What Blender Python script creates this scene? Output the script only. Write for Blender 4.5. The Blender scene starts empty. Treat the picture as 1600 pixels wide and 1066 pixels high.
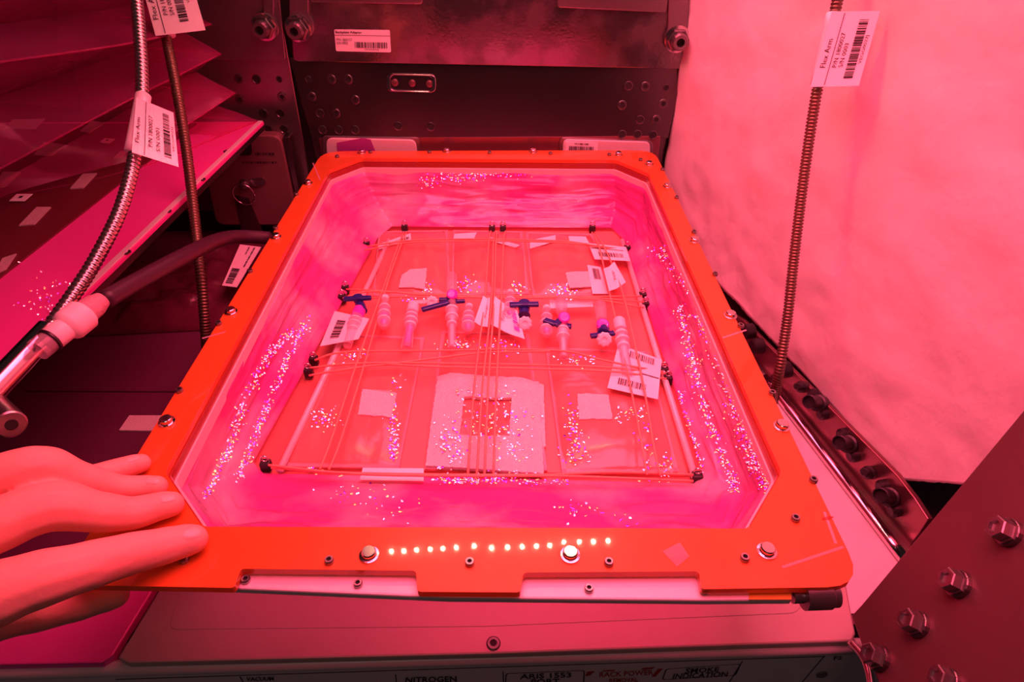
import bpy, bmesh, math, random
from mathutils import Vector as V, Matrix, noise
from mathutils.bvhtree import BVHTree
random.seed(7)
S = bpy.context.scene
C = S.collection

# ------------------------------------------------------------------ camera
H = 0.332                      # lens height above the top of the amber frame (frame top is z = 0)
FPX = 1000.0
PITCH = math.radians(37.5)
YAW = math.radians(0.5)
cd = bpy.data.cameras.new('camera')
cam = bpy.data.objects.new('camera', cd)
C.objects.link(cam)
cam.location = (0, 0, H)
cam.rotation_euler = (math.pi/2 - PITCH, 0, -YAW)
cd.sensor_width = 36.0
cd.lens = 36.0*FPX/1600.0
cd.clip_start = 0.01
S.camera = cam
ROT = cam.rotation_euler.to_matrix()
EYE = V((0, 0, H))

# ------------------------------------------------------------------ world, lights, exposure
w = bpy.data.worlds.new('cabin'); S.world = w
w.use_nodes = True
bg = w.node_tree.nodes['Background']
bg.inputs[0].default_value = (0.75, 0.36, 0.40, 1)
bg.inputs[1].default_value = 0.022
PINK = (1.0, 0.080, 0.172)
BANK_Z = 0.50
def area(name, loc, target, sx, sy, power, col):
    d = bpy.data.lights.new(name, 'AREA'); d.shape = 'RECTANGLE'; d.size = sx; d.size_y = sy
    d.energy = power; d.color = col
    if col == PINK: d.spread = math.radians(125)
    o = bpy.data.objects.new(name, d); C.objects.link(o); o.location = loc
    o.rotation_euler = (V(target)-V(loc)).to_track_quat('-Z', 'Y').to_euler()
    return o
area('grow_light', (0.06, 0.76, BANK_Z-0.012), (0.06, 0.7601, -1), 0.46, 0.30, 3.0, PINK)
area('grow_light', (0.06, 0.31, BANK_Z-0.012), (0.06, 0.3101, -1), 0.50, 0.32, 3.9, PINK)
area('cabin_light', (-0.15, -0.55, 0.95), (0.0, 0.6, 0.0), 0.6, 0.3, 0.75, (1.0, 0.62, 0.60))
vs = S.view_settings
vs.view_transform = 'Standard'; vs.look = 'None'; vs.gamma = 1.0; vs.use_curve_mapping = False
vs.exposure = 0.0

# ------------------------------------------------------------------ pixel helpers (1600 x 1066)
def ray(px, py):
    return ROT @ V(((px-800)/FPX, -(py-533)/FPX, -1.0))
def onz(px, py, z):
    d = ray(px, py); return EYE + d*((z-H)/d.z)
def ony(px, py, y):
    d = ray(px, py); return EYE + d*(y/d.y)
def onp(px, py, p, n):
    d = ray(px, py); return EYE + d*((p-EYE).dot(n)/d.dot(n))
def at(px, py, depth):
    return EYE + ray(px, py)*depth

# ------------------------------------------------------------------ materials
MATS = {}
def mat(name, col, rough=0.5, metal=0.0, var=0.0, vscale=30, bump=0.0, bscale=80, stretch=(1,1,1), alpha=1.0,
        coat=0.0, coat_r=0.05, col2=None, trans=None, spec=0.5, sheen=0.0, sss=0.0, rvar=0.0, thr=None):
    m = bpy.data.materials.new(name); m.use_nodes = True
    nt = m.node_tree; N = nt.nodes; L = nt.links
    b = N['Principled BSDF']; out = N['Material Output']
    b.inputs['Base Color'].default_value = (*col, 1)
    b.inputs['Roughness'].default_value = rough
    b.inputs['Metallic'].default_value = metal
    b.inputs['Specular IOR Level'].default_value = spec
    b.inputs['Coat Weight'].default_value = coat
    b.inputs['Coat Roughness'].default_value = coat_r
    if sheen: b.inputs['Sheen Weight'].default_value = sheen
    if sss:
        b.inputs['Subsurface Weight'].default_value = sss
        b.inputs['Subsurface Radius'].default_value = (0.006, 0.003, 0.002)
        b.inputs['Subsurface Scale'].default_value = 1.0
    tc = N.new('ShaderNodeTexCoord'); mp = N.new('ShaderNodeMapping')
    L.new(tc.outputs['Object'], mp.inputs[0]); mp.inputs['Scale'].default_value = stretch
    if var or rvar:
        nz = N.new('ShaderNodeTexNoise'); nz.inputs['Scale'].default_value = vscale; nz.inputs['Detail'].default_value = 6
        L.new(mp.outputs[0], nz.inputs['Vector'])
        src = nz.outputs['Fac']
        if thr:
            mr0 = N.new('ShaderNodeMapRange'); L.new(src, mr0.inputs[0])
            mr0.inputs[1].default_value = thr[0]; mr0.inputs[2].default_value = thr[1]; src = mr0.outputs[0]
        if var:
            mx = N.new('ShaderNodeMix'); mx.data_type = 'RGBA'
            c2 = col2 if col2 else tuple(c*(1-var) for c in col)
            mx.inputs[6].default_value = (*col, 1); mx.inputs[7].default_value = (*c2, 1)
            L.new(src, mx.inputs[0]); L.new(mx.outputs[2], b.inputs['Base Color'])
        if rvar:
            mr = N.new('ShaderNodeMapRange'); L.new(src, mr.inputs[0])
            mr.inputs[3].default_value = max(0.02, rough-rvar); mr.inputs[4].default_value = rough+rvar
            L.new(mr.outputs[0], b.inputs['Roughness'])
    if bump:
        n2 = N.new('ShaderNodeTexNoise'); n2.inputs['Scale'].default_value = bscale; n2.inputs['Detail'].default_value = 5
        L.new(mp.outputs[0], n2.inputs['Vector'])
        bp = N.new('ShaderNodeBump'); bp.inputs['Strength'].default_value = bump; bp.inputs['Distance'].default_value = 0.002
        L.new(n2.outputs['Fac'], bp.inputs['Height']); L.new(bp.outputs[0], b.inputs['Normal'])
        L.new(bp.outputs[0], b.inputs['Coat Normal'])
    if alpha < 1.0:
        t = N.new('ShaderNodeBsdfTransparent'); t.inputs[0].default_value = (*(trans or (1, 1, 1)), 1)
        ms = N.new('ShaderNodeMixShader'); ms.inputs[0].default_value = alpha
        L.new(t.outputs[0], ms.inputs[1]); L.new(b.outputs[0], ms.inputs[2]); L.new(ms.outputs[0], out.inputs[0])
    MATS[name] = m
    return m
M = MATS
mat('steel', (0.36, 0.34, 0.335), 0.30, 0.92, 0.25, 6, 0.04, 300, (0.15, 1, 3), rvar=0.08)
mat('steel_smudged', (0.26, 0.24, 0.235), 0.30, 0.92, 0.3, 26, 0.04, 300, (1, 1, 1), rvar=0.16, thr=(0.45, 0.8))
mat('steel_dark', (0.20, 0.19, 0.19), 0.28, 0.95, 0.3, 8, 0.03, 200)
mat('mirror_steel', (0.19, 0.17, 0.17), 0.25, 1.0, 0.2, 5, 0.0, 80, rvar=0.06)
mat('chrome', (0.75, 0.73, 0.72), 0.14, 1.0, 0.1, 60)
mat('aluminium', (0.80, 0.74, 0.74), 0.40, 0.15, 0.1, 20, 0.05, 400, (0.1, 1, 1))
mat('hole_black', (0.01, 0.008, 0.008), 0.6)
mat('black_plastic', (0.018, 0.015, 0.018), 0.35, 0, 0.3, 50)
mat('amber', (0.86, 0.20, 0.035), 0.34, 0.0, 0.22, 9, 0.0, 500, (0.2, 3, 1), alpha=0.74, trans=(0.95, 0.26, 0.05), coat=1.0, coat_r=0.03)
mat('amber_edge', (0.30, 0.03, 0.012), 0.25, 0, coat=0.5)
mat('liner_white', (0.85, 0.62, 0.62), 0.4, 0, 0.1, 30)
mat('film', (0.98, 0.10, 0.56), 0.14, 0, 0.45, 13, 0.30, 34, (1, 1, 1), thr=(0.45, 0.76), alpha=0.62, trans=(0.95, 0.4, 0.7), coat=0.8, coat_r=0.06, col2=(0.98, 0.78, 0.92))
mat('tray_red', (0.62, 0.16, 0.14), 0.42, 0, 0.15, 12)
mat('mat_red', (0.86, 0.23, 0.20), 0.5, 0, 0.08, 14)
mat('pouch', (0.93, 0.28, 0.24), 0.22, 0, 0.15, 30, 0.35, 55, alpha=0.82, trans=(1, .7, .7), coat=0.7, coat_r=0.08)
mat('velcro', (0.93, 0.87, 0.84), 0.95, 0, 0.2, 700, 0.9, 900, sheen=0.3)
mat('velcro_left', (0.62, 0.42, 0.46), 0.95, 0, 0.2, 700, 0.9, 900)
mat('paper', (0.95, 0.92, 0.95), 0.45, 0, 0.04, 60, 0.05, 120)
mat('glitter_paper', (0.97, 0.93, 0.97), 0.30, 0.1, 0.1, 400, 0.15, 700)
mat('ink', (0.025, 0.012, 0.02), 0.6)
mat('red_ink', (0.45, 0.02, 0.03), 0.6)
mat('cord', (0.85, 0.33, 0.24), 0.6, 0, 0.15, 300)
mat('clear_plastic', (0.96, 0.74, 0.82), 0.12, 0, 0.08, 60, alpha=0.30, trans=(1, .9, .93), coat=1.0)
mat('frosted', (0.98, 0.84, 0.88), 0.35, 0, 0.08, 60)
mat('blue_plastic', (0.015, 0.02, 0.22), 0.3, 0, 0.2, 50, spec=0.6)
mat('magenta_plastic', (0.95, 0.05, 0.75), 0.25, 0, 0.1, 50, coat=0.5)
mat('foam', (0.93, 0.89, 0.88), 0.9, 0, 0.06, 7, 0.8, 34, (1, 1, 1), spec=0.2)
mat('gusset', (0.30, 0.17, 0.17), 0.42, 0.75, 0.35, 5, 0.03, 250, rvar=0.08)
mat('rail_red', (0.34, 0.16, 0.17), 0.3, 0.8, 0.3, 12)
mat('rack_paint', (0.58, 0.50, 0.46), 0.42, 0.3, 0.10, 60, 0.05, 500)
mat('rack_front', (0.80, 0.74, 0.75), 0.5, 0, 0.08, 60)
mat('floor_dark', (0.16, 0.035, 0.10), 0.45, 0.1, 0.25, 10, 0.04, 300, (0.1, 2, 1))
mat('wall_dark', (0.05, 0.03, 0.035), 0.5, 0.3, 0.3, 10)
mat('locker', (0.30, 0.13, 0.14), 0.42, 0.35, 0.2, 12, 0.05, 400)
mat('bellows_clear', (0.85, 0.10, 0.40), 0.12, 0, 0.35, 14, 0.12, 40, alpha=0.26, trans=(0.98, 0.60, 0.76), coat=0.4, coat_r=0.08)
mat('scrap', (0.42, 0.05, 0.36), 0.3, 0, 0.2, 60)
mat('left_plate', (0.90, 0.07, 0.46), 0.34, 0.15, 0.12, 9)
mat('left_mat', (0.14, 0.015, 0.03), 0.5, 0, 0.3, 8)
mat('steel_hose', (0.62, 0.55, 0.52), 0.22, 0.95, 0.15, 200)
mat('bronze_hose', (0.22, 0.15, 0.10), 0.34, 0.8, 0.25, 300)
mat('nylon', (0.93, 0.80, 0.80), 0.45, 0, 0.05, 40)
mat('tape_hairy', (0.90, 0.50, 0.58), 0.6, 0, 0.5, 200, 1.0, 300, alpha=0.8)
mat('rubber', (0.05, 0.015, 0.035), 0.42, 0, 0.3, 60)
mat('bag', (0.30, 0.05, 0.12), 0.10, 0, 0.6, 35, 1.0, 75, alpha=0.55, trans=(.8, .4, .5), coat=1.0)
mat('skin', (0.88, 0.46, 0.36), 0.55, 0, 0.10, 60, 0.10, 350, sss=0.2, col2=(0.84, 0.38, 0.30))
mat('nail', (0.92, 0.52, 0.44), 0.32, 0, 0.05, 90)
mat('kapton', (0.70, 0.42, 0.05), 0.3, 0, 0.1, 40, alpha=0.8, coat=0.5)
mat('glint_white', (1.0, 0.93, 0.95), 0.14, 1.0, 0.05, 500)  # three flake colours for the painted sparkle glints
mat('glint_violet', (0.30, 0.10, 1.0), 0.14, 1.0, 0.05, 500)
mat('glint_gold', (1.0, 0.85, 0.25), 0.14, 1.0, 0.05, 500)
def emit(name, col, s):
    m = bpy.data.materials.new(name); m.use_nodes = True
    nt = m.node_tree; e = nt.nodes.new('ShaderNodeEmission'); e.inputs[0].default_value = (*col, 1); e.inputs[1].default_value = s
    nt.links.new(e.outputs[0], nt.nodes['Material Output'].inputs[0]); M[name] = m
emit('led', (1.0, 0.62, 0.42), 260)

# ------------------------------------------------------------------ object helpers
WM = {}
def props(o, label=None, cat=None, group=None, kind=None):
    if label: o['label'] = label
    if cat: o['category'] = cat
    if group: o['group'] = group
    if kind: o['kind'] = kind
    return o
def attach(o, mw, parent):
    C.objects.link(o); WM[o.name] = mw
    if parent is not None:
        o.parent = parent; o.matrix_parent_inverse = WM[parent.name].inverted()
    o.matrix_basis = mw
def empty(name, loc, label=None, cat=None, group=None, kind=None):
    o = bpy.data.objects.new(name, None); o.empty_display_size = 0.01
    attach(o, Matrix.Translation(V(loc)), None)
    return props(o, label, cat, group, kind)
def obj(name, g, m, parent=None, smooth=False, **kw):
    """g = bmesh or (verts, faces) in world coordinates -> one mesh object centred on its own box"""
    me = bpy.data.meshes.new(name)
    if isinstance(g, bmesh.types.BMesh):
        g.to_mesh(me); g.free()
    else:
        me.from_pydata([tuple(v) for v in g[0]], [], g[1])
    me.update()
    vs_ = [v.co for v in me.vertices]
    c = (V([min(v[i] for v in vs_) for i in range(3)]) + V([max(v[i] for v in vs_) for i in range(3)]))/2
    me.transform(Matrix.Translation(-c))
    ms = m if isinstance(m, (list, tuple)) else [m]
    for q in ms: me.materials.append(M[q])
    if smooth:
        for p in me.polygons: p.use_smooth = True
    o = bpy.data.objects.new(name, me)
    attach(o, Matrix.Translation(c), parent)
    return props(o, **kw)
def inst(name, src, mw, parent=None, **kw):
    o = bpy.data.objects.new(name, src if isinstance(src, bpy.types.Mesh) else src.data)
    attach(o, mw, parent)
    return props(o, **kw)
def frame_m(loc, n, up=None, s=1.0):
    n = V(n).normalized()
    up = V(up) if up is not None else (V((0, 1, 0)) if abs(n.z) > 0.7 else V((0, 0, 1)))
    x = up.cross(n).normalized(); y = n.cross(x)
    m = Matrix((x, y, n)).transposed().to_4x4(); m.translation = V(loc)
    return m @ Matrix.Scale(s, 4)
def bev(o, wd, seg=2, ang=0.6):
    b = o.modifiers.new('bevel', 'BEVEL'); b.width = wd; b.segments = seg; b.limit_method = 'ANGLE'; b.angle_limit = ang
    return o
def rounded(pts, r, n=4):
    out = []
    k = len(pts)
    for i, p in enumerate(pts):
        p = V(p); a = V(pts[i-1]); b = V(pts[(i+1) % k])
        ra = min(r, (a-p).length*0.45); rb = min(r, (b-p).length*0.45)
        A = p+(a-p).normalized()*ra; B = p+(b-p).normalized()*rb
        for j in range(n+1):
            t = j/n
            out.append(A*(1-t)**2 + p*2*t*(1-t) + B*t*t)
    return out
def prism_bm(outer, thick, holes=()):
    bm = bmesh.new(); edges = []
    for loop in [outer, *holes]:
        vv = [bm.verts.new(p) for p in loop]
        for i in range(len(vv)): edges.append(bm.edges.new((vv[i], vv[(i+1) % len(vv)])))
    if holes:
        bmesh.ops.triangle_fill(bm, use_beauty=True, use_dissolve=False, edges=edges)
    else:
        bm.faces.new([v for v in bm.verts])
    r = bmesh.ops.extrude_face_region(bm, geom=bm.faces[:])
    bmesh.ops.translate(bm, verts=[e for e in r['geom'] if isinstance(e, bmesh.types.BMVert)], vec=V(thick))
    bmesh.ops.recalc_face_normals(bm, faces=bm.faces[:])
    return bm
def prism(name, outer, thick, m, parent=None, holes=(), bevel=0, **kw):
    o = obj(name, prism_bm(outer, thick, holes), m, parent, **kw)
    if bevel: bev(o, bevel)
    return o
def box(name, lo, hi, m, parent=None, bevel=0, **kw):
    x0, y0, z0 = lo; x1, y1, z1 = hi
    return prism(name, [V((x0, y0, z0)), V((x1, y0, z0)), V((x1, y1, z0)), V((x0, y1, z0))], (0, 0, z1-z0), m, parent, bevel=bevel, **kw)
def spline(pts, n=8):
    """Catmull-Rom through (Vector, radius...) tuples or vectors"""
    P = [V(p) for p in pts]; P = [P[0]*2-P[1]] + P + [P[-1]*2-P[-2]]
    out = []
    for i in range(1, len(P)-2):
        for j in range(n):
            t = j/n; a, b, c, d = P[i-1], P[i], P[i+1], P[i+2]
            out.append(0.5*((2*b)+(c-a)*t+(2*a-5*b+4*c-d)*t*t+(3*b-a-3*c+d)*t**3))
    out.append(P[-2]); return out
def tube_data(path, rad, sides=8, caps=True):
    n = len(path); R = rad if isinstance(rad, (list, tuple)) else [rad]*n
    T = [(path[min(i+1, n-1)]-path[max(i-1, 0)]).normalized() for i in range(n)]
    u = T[0].orthogonal().normalized(); vs_ = []; fs = []
    for i in range(n):
        u = (u - T[i]*u.dot(T[i])).normalized(); v = T[i].cross(u)
        for k in range(sides):
            a = 2*math.pi*k/sides
            vs_.append(path[i] + (u*math.cos(a)+v*math.sin(a))*R[i])
    for i in range(n-1):
        for k in range(sides):
            fs.append((i*sides+k, i*sides+(k+1) % sides, (i+1)*sides+(k+1) % sides, (i+1)*sides+k))
    if caps:
        fs.append(tuple(range(sides))[::-1]); fs.append(tuple((n-1)*sides+k for k in range(sides)))
    return vs_, fs
def tube(name, pts, rad, m, parent=None, sides=8, n=8, **kw):
    return obj(name, tube_data(spline(pts, n) if len(pts) > 2 else [V(p) for p in pts], rad, sides), m, parent, smooth=True, **kw)
def lathe_data(prof, sides=20):
    """prof = [(r, z)...] around local z"""
    vs_ = []; fs = []
    for r, z in prof:
        for k in range(sides):
            a = 2*math.pi*k/sides; vs_.append(V((r*math.cos(a), r*math.sin(a), z)))
    for i in range(len(prof)-1):
        for k in range(sides):
            fs.append((i*sides+k, i*sides+(k+1) % sides, (i+1)*sides+(k+1) % sides, (i+1)*sides+k))
    fs.append(tuple(range(sides))[::-1]); fs.append(tuple((len(prof)-1)*sides+k for k in range(sides)))
    return vs_, fs
def lathe_mesh(name, prof, m, sides=20, star=0.0):
    vs_, fs = lathe_data(prof, sides)
    if star:
        for i, v in enumerate(vs_):
            f = 1+star*(1 if (i % sides) % 2 else -1); v.x *= f; v.y *= f
    me = bpy.data.meshes.new(name); me.from_pydata([tuple(v) for v in vs_], [], fs); me.materials.append(M[m]); me.update()
    return me
def lathe(name, prof, loc, axis, m, parent=None, sides=20, smooth=True, star=0.0, **kw):
    vs_, fs = lathe_data(prof, sides)
    if star:
        for i, v in enumerate(vs_):
            f = 1+star*(1 if (i % sides) % 2 else -1); v.x *= f; v.y *= f
    mw = frame_m(loc, axis)
    o = obj(name, ([mw @ v for v in vs_], fs), m, parent, **kw)
    if smooth:
        for p in o.data.polygons: p.use_smooth = len(p.vertices) == 4
        o.data.update()
        o.modifiers.new('edges', 'EDGE_SPLIT').split_angle = 0.7
    return o
def bil(q, u, v):
    """q = TL, TR, BR, BL; u right, v down"""
    return (q[0]*(1-u)+q[1]*u)*(1-v) + (q[3]*(1-u)+q[2]*u)*v
def text_mesh2d(s, bold=False):
    cu = bpy.data.curves.new('t', 'FONT'); cu.body = s; cu.size = 1.0; cu.resolution_u = 2
    if bold: cu.offset = 0.02
    o = bpy.data.objects.new('t', cu); C.objects.link(o)
    dg = bpy.context.evaluated_depsgraph_get(); dg.update()
    me = bpy.data.meshes.new_from_object(o.evaluated_get(dg))
    vs_ = [v.co.copy() for v in me.vertices]; fs = [tuple(p.vertices) for p in me.polygons]
    bpy.data.objects.remove(o); bpy.data.curves.remove(cu); bpy.data.meshes.remove(me)
    return vs_, fs
def text_on(q, s, u0, v0, u1, v1, parent, m='ink', off=0.0005, name='lettering', bold=False, flow='h'):
    """fit text s in the uv box of quad q"""
    vs_, fs = text_mesh2d(s, bold)
    if not vs_: return
    x0 = min(v.x for v in vs_); x1 = max(v.x for v in vs_); y0 = min(v.y for v in vs_); y1 = max(v.y for v in vs_)
    n = (q[1]-q[0]).cross(q[3]-q[0]).normalized()
    if n.dot(EYE-q[0]) < 0: n = -n
    out = []
    for v in vs_:
        a = (v.x-x0)/(x1-x0); b = (v.y-y0)/(y1-y0)
        if flow == 'h': u = u0+(u1-u0)*a; t = v1+(v0-v1)*b
        else: t = v1+(v0-v1)*a; u = u1+(u0-u1)*b           # reads upwards
        out.append(bil(q, u, t)+n*off)
    return obj(name, (out, fs), m, parent)
def bars_on(q, u0, v0, u1, v1, parent, n=22, flow='h', m='ink', off=0.0005, name='barcode', seed=1):
    rnd = random.Random(seed); nn = (q[1]-q[0]).cross(q[3]-q[0]).normalized()
    if nn.dot(EYE-q[0]) < 0: nn = -nn
    vs_ = []; fs = []; x = 0.0
    ws = [(rnd.choice((1, 1, 2, 3)), rnd.choice((1, 1, 2))) for _ in range(n)]
    tot = sum(a+b for a, b in ws)
    for a, b in ws:
        p, r = x/tot, (x+a)/tot; x += a+b
        if flow == 'h': c = [(u0+(u1-u0)*p, v0), (u0+(u1-u0)*r, v0), (u0+(u1-u0)*r, v1), (u0+(u1-u0)*p, v1)]
        else: c = [(u0, v0+(v1-v0)*p), (u1, v0+(v1-v0)*p), (u1, v0+(v1-v0)*r), (u0, v0+(v1-v0)*r)]
        k = len(vs_); vs_ += [bil(q, *e)+nn*off for e in c]; fs.append((k, k+1, k+2, k+3))
    return obj(name, (vs_, fs), m, parent)
def line_on(q, u0, v0, u1, v1, parent, m='ink', off=0.0005, name='printed_line'):
    nn = (q[1]-q[0]).cross(q[3]-q[0]).normalized()
    if nn.dot(EYE-q[0]) < 0: nn = -nn
    return obj(name, ([bil(q, *e)+nn*off for e in ((u0, v0), (u1, v0), (u1, v1), (u0, v1))], [(0, 1, 2, 3)]), m, parent)
def sheet(name, q, m, parent=None, thick=0.0004, curl=0.0, nu=8, nv=4, **kw):
    """thin paper sheet on quad q, thickness away from the eye, gently curled"""
    nn = (q[1]-q[0]).cross(q[3]-q[0]).normalized()
    if nn.dot(EYE-q[0]) < 0: nn = -nn
    vs_ = []; fs = []
    for s in (0, 1):
        for j in range(nv+1):
            for i in range(nu+1):
                u = i/nu; v = j/nv
                vs_.append(bil(q, u, v) + nn*(-curl*math.sin(math.pi*u)**2 - s*thick))
    W = nu+1; K = W*(nv+1)
    for j in range(nv):
        for i in range(nu):
            a = j*W+i; fs.append((a, a+W, a+W+1, a+1)); fs.append((K+a, K+a+1, K+a+W+1, K+a+W))
    bd = [i for i in range(nu)] + [j*W+nu for j in range(nv)] + [nv*W+i for i in range(nu, 0, -1)] + [j*W for j in range(nv, 0, -1)]
    for i in range(len(bd)):
        a, b = bd[i], bd[(i+1) % len(bd)]; fs.append((a, b, K+b, K+a))
    return obj(name, (vs_, fs), m, parent, smooth=False, **kw)

# shared hardware meshes (local z = outwards)
def hex_socket_mesh(name, r, hgt, m):
    vs_, fs = lathe_data([(r, 0), (r, hgt*0.75), (r*0.86, hgt), (r*0.5, hgt), (r*0.45, hgt*0.35)], 18)
    me = bpy.data.meshes.new(name); me.from_pydata([tuple(v) for v in vs_], [], fs); me.materials.append(M[m]); me.materials.append(M['hole_black'])
    me.polygons[len(me.polygons)-1].material_index = 1
    me.update(); return me
SCREW = hex_socket_mesh('flush_screw', 0.0062, 0.0016, 'steel_dark')
HOLE = lathe_mesh('bushing', [(0.0060, 0), (0.0060, 0.0010), (0.0052, 0.0012), (0.0046, 0.0004)], 'steel_dark', 18)
HOLE.materials.append(M['hole_black']); HOLE.polygons[len(HOLE.polygons)-1].material_index = 1
CAPSCREW = hex_socket_mesh('cap_screw', 0.0028, 0.0030, 'steel')
RIVET = lathe_mesh('rivet', [(0.0062, 0), (0.0062, 0.0010), (0.0048, 0.0012), (0.0046, 0.0040), (0.0040, 0.0046)], 'chrome', 20)

# ------------------------------------------------------------------ structure
ZR = -0.145                    # rack shelf surface
ZB = -0.080                    # root tray surface
YW = 0.90                      # back wall
fl = box('floor', (-0.95, 0.258, ZR-0.02), (0.55, 0.97, ZR), 'floor_dark', kind='structure')
wb = box('wall_back', (-1.0, YW+0.012, ZR-0.02), (0.6, YW+0.03, 0.65), 'wall_dark', kind='structure')
wl = box('wall_left', (-0.97, 0.22, ZR-0.02), (-0.95, 0.93, 0.65), 'wall_dark', kind='structure')

# right foam wall (a vertical slab standing at an angle)
FP = V((0.336, 0.370, -0.105)); FD = V((-0.199, 1, 0)).normalized(); FN = V((-1, -0.199, 0)).normalized()
def foam(px, py): return onp(px, py, FP, FN)
def foam_mesh():
    bot = []
    far = FP + FD*((YW-0.002-FP.y)/FD.y)
    pts2 = [(-0.105, far), (None, foam(1400, 750)), (None, foam(1500, 757)), (None, foam(1720, 772))]
    low = [far.copy()] + [p for _, p in pts2[1:]]
    e1_ = foam(1140, 462); e2_ = foam(1400, 750)
    low[0].z = e1_.z + (e1_.z-e2_.z)/(e1_.y-e2_.y)*(low[0].y-e1_.y)
    # lower outline sampled with a torn edge, then a grid up to the top
    path = []
    for a, b in zip(low[:-1], low[1:]):
        n = max(4, int((b-a).length/0.004))
        path += [a+(b-a)*(i/n) for i in range(n)]
    path.append(low[-1])
    top = 0.46; R = 46; vs_ = []; fs = []
    n = len(path)
    for j in range(R+1):
        f = (j/R)**1.3
        for i, p in enumerate(path):
            z = p.z + (top-p.z)*f
            q = V((p.x, p.y, z))
            jag = 0.0018*(noise.noise(V((i*0.9, j*3.1, 2)))) if j == 0 else 0
            dent = -0.001 + 0.0026*noise.fractal(q*V((9, 9, 14))*1.6, 1.0, 2.0, 3) + 0.0018*abs(noise.noise(q*V((18, 18, 30))))
            q += FN*dent + V((0, 0, jag))
            vs_.append(q)
    for j in range(R):
        for i in range(n-1):
            a = j*n+i; fs.append((a, a+1, a+n+1, a+n))
    k = len(vs_)
    for i in range(n): vs_.append(vs_[i]-FN*0.06)
    for i in range(n): vs_.append(vs_[R*n+i]-FN*0.06)
    for i in range(n-1):
        fs.append((i+1, i, k+i, k+i+1)); fs.append((R*n+i, R*n+i+1, k+n+i+1, k+n+i)); fs.append((k+i, k+n+i, k+n+i+1, k+i+1))
    fs.append(tuple([j*n for j in range(R+1)] + [k+n, k])); fs.append(tuple([j*n+n-1 for j in range(R, -1, -1)] + [k+n-1, k+2*n-1]))
    return vs_, fs
obj('foam_panel', foam_mesh(), 'foam', smooth=True, label='large pale foam block standing along the right of the amber frame', cat='foam')

# ------------------------------------------------------------------ back plates
def wy(px, py, d=0.0): return ony(px, py, YW-d)
UP = V((0, 0, 1))
def wall_plate(name, pix, d0, d1, m, parent=None, r=0.006, bevel=0.0012, **kw):
    pts = [wy(x, y, d1) for x, y in pix]
    if r: pts = rounded(pts, r)
    return prism(name, pts, (0, d1-d0, 0), m, parent, bevel=bevel, **kw)
def screws(pix, mesh, parent, name, d=0.0, s=1.0, td=None):
    for x, y in pix: inst(name, mesh, frame_m(wy(x, y, td(y) if td else d), (0, -1, 0.174 if td else 0), s=s), parent)

lb = empty('backplate', wy(380, 150), 'steel back plate with lifted bracket, left of the dark vertical slit', 'plate')
wall_plate('plate', [(90, -60), (424, -60), (475, 225), (492, 330), (150, 330)], -0.011, 0, 'steel', lb, r=0.004)
wall_plate('cover', [(90, -50), (432, -50), (447, 95), (90, 95)], 0, 0.004, 'steel', lb, r=0.006)
screws([(374, 123), (375, 155), (441, 151), (412, 177)], SCREW, lb, 'flush_screw')
screws([(401, 124), (438, 177), (419, 202), (444, 202)], HOLE, lb, 'bushing')
screws([(436, 124)], HOLE, lb, 'bushing', s=0.7)

rb = empty('backplate', wy(760, 120), 'wide steel back plate with printed sticker, reaching from the slit to the foam', 'plate')
wall_plate('plate', [(446, -60), (1100, -60), (1040, 262), (1040, 330), (512, 330), (487, 222)], -0.011, -0.0062, 'mirror_steel', rb, r=0.003)
TD = lambda y: -0.004+(y-95)/120*0.018
lpp = [(452, 90), (1072, 90), (1044, 216), (486, 216)]
prism('lower_panel', [wy(x, y, TD(y)) for x, y in lpp], (0, 0.006, 0), 'mirror_steel', rb, bevel=0.0008)
wall_plate('cover', [(446, -60), (1095, -60), (1068, 108), (458, 96)], -0.0061, 0.004, 'steel_smudged', rb, r=0.006)
wall_plate('upper_cover', [(485, -60), (664, -60), (660, 7), (485, 4)], 0.004, 0.008, 'steel', rb, r=0.004)
wall_plate('upper_cover', [(871, -60), (1052, -60), (1041, 20), (871, 12)], 0.004, 0.008, 'steel', rb, r=0.004)
screws([(544, 124), (518, 124), (487, 151), (555, 156), (525, 177), (1008, 135), (972, 164), (1036, 162), (1025, 187)], SCREW, rb, 'flush_screw', td=TD)
screws([(500, 177), (504, 203), (529, 203), (555, 203), (622, 197), (673, 198), (982, 134), (1000, 187), (972, 210), (996, 210), (1020, 211)], HOLE, rb, 'bushing', td=TD)
screws([(482, 124), (1041, 137)], HOLE, rb, 'bushing', s=0.7, td=TD)
# oblong latch window with three studs
oq = [(604, 115), (681, 117), (681, 145), (604, 143)]
outer = rounded([wy(x, y, TD(y)+0.004) for x, y in oq], 0.008); cc = sum(outer, V())/len(outer)
inner = [cc+(p-cc)*0.86 for p in outer]
lw = prism('latch_window', outer, (0, 0.004, 0), 'chrome', rb, holes=[inner], bevel=0.0006)
for x, y in ((617, 129), (644, 130), (671, 131)):
    lathe('stud', [(0.0048, 0), (0.0046, 0.001), (0.002, 0.0018)], wy(x, y, TD(y)), (0, -1, 0.174), 'rail_red', lw, 14)
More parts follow.
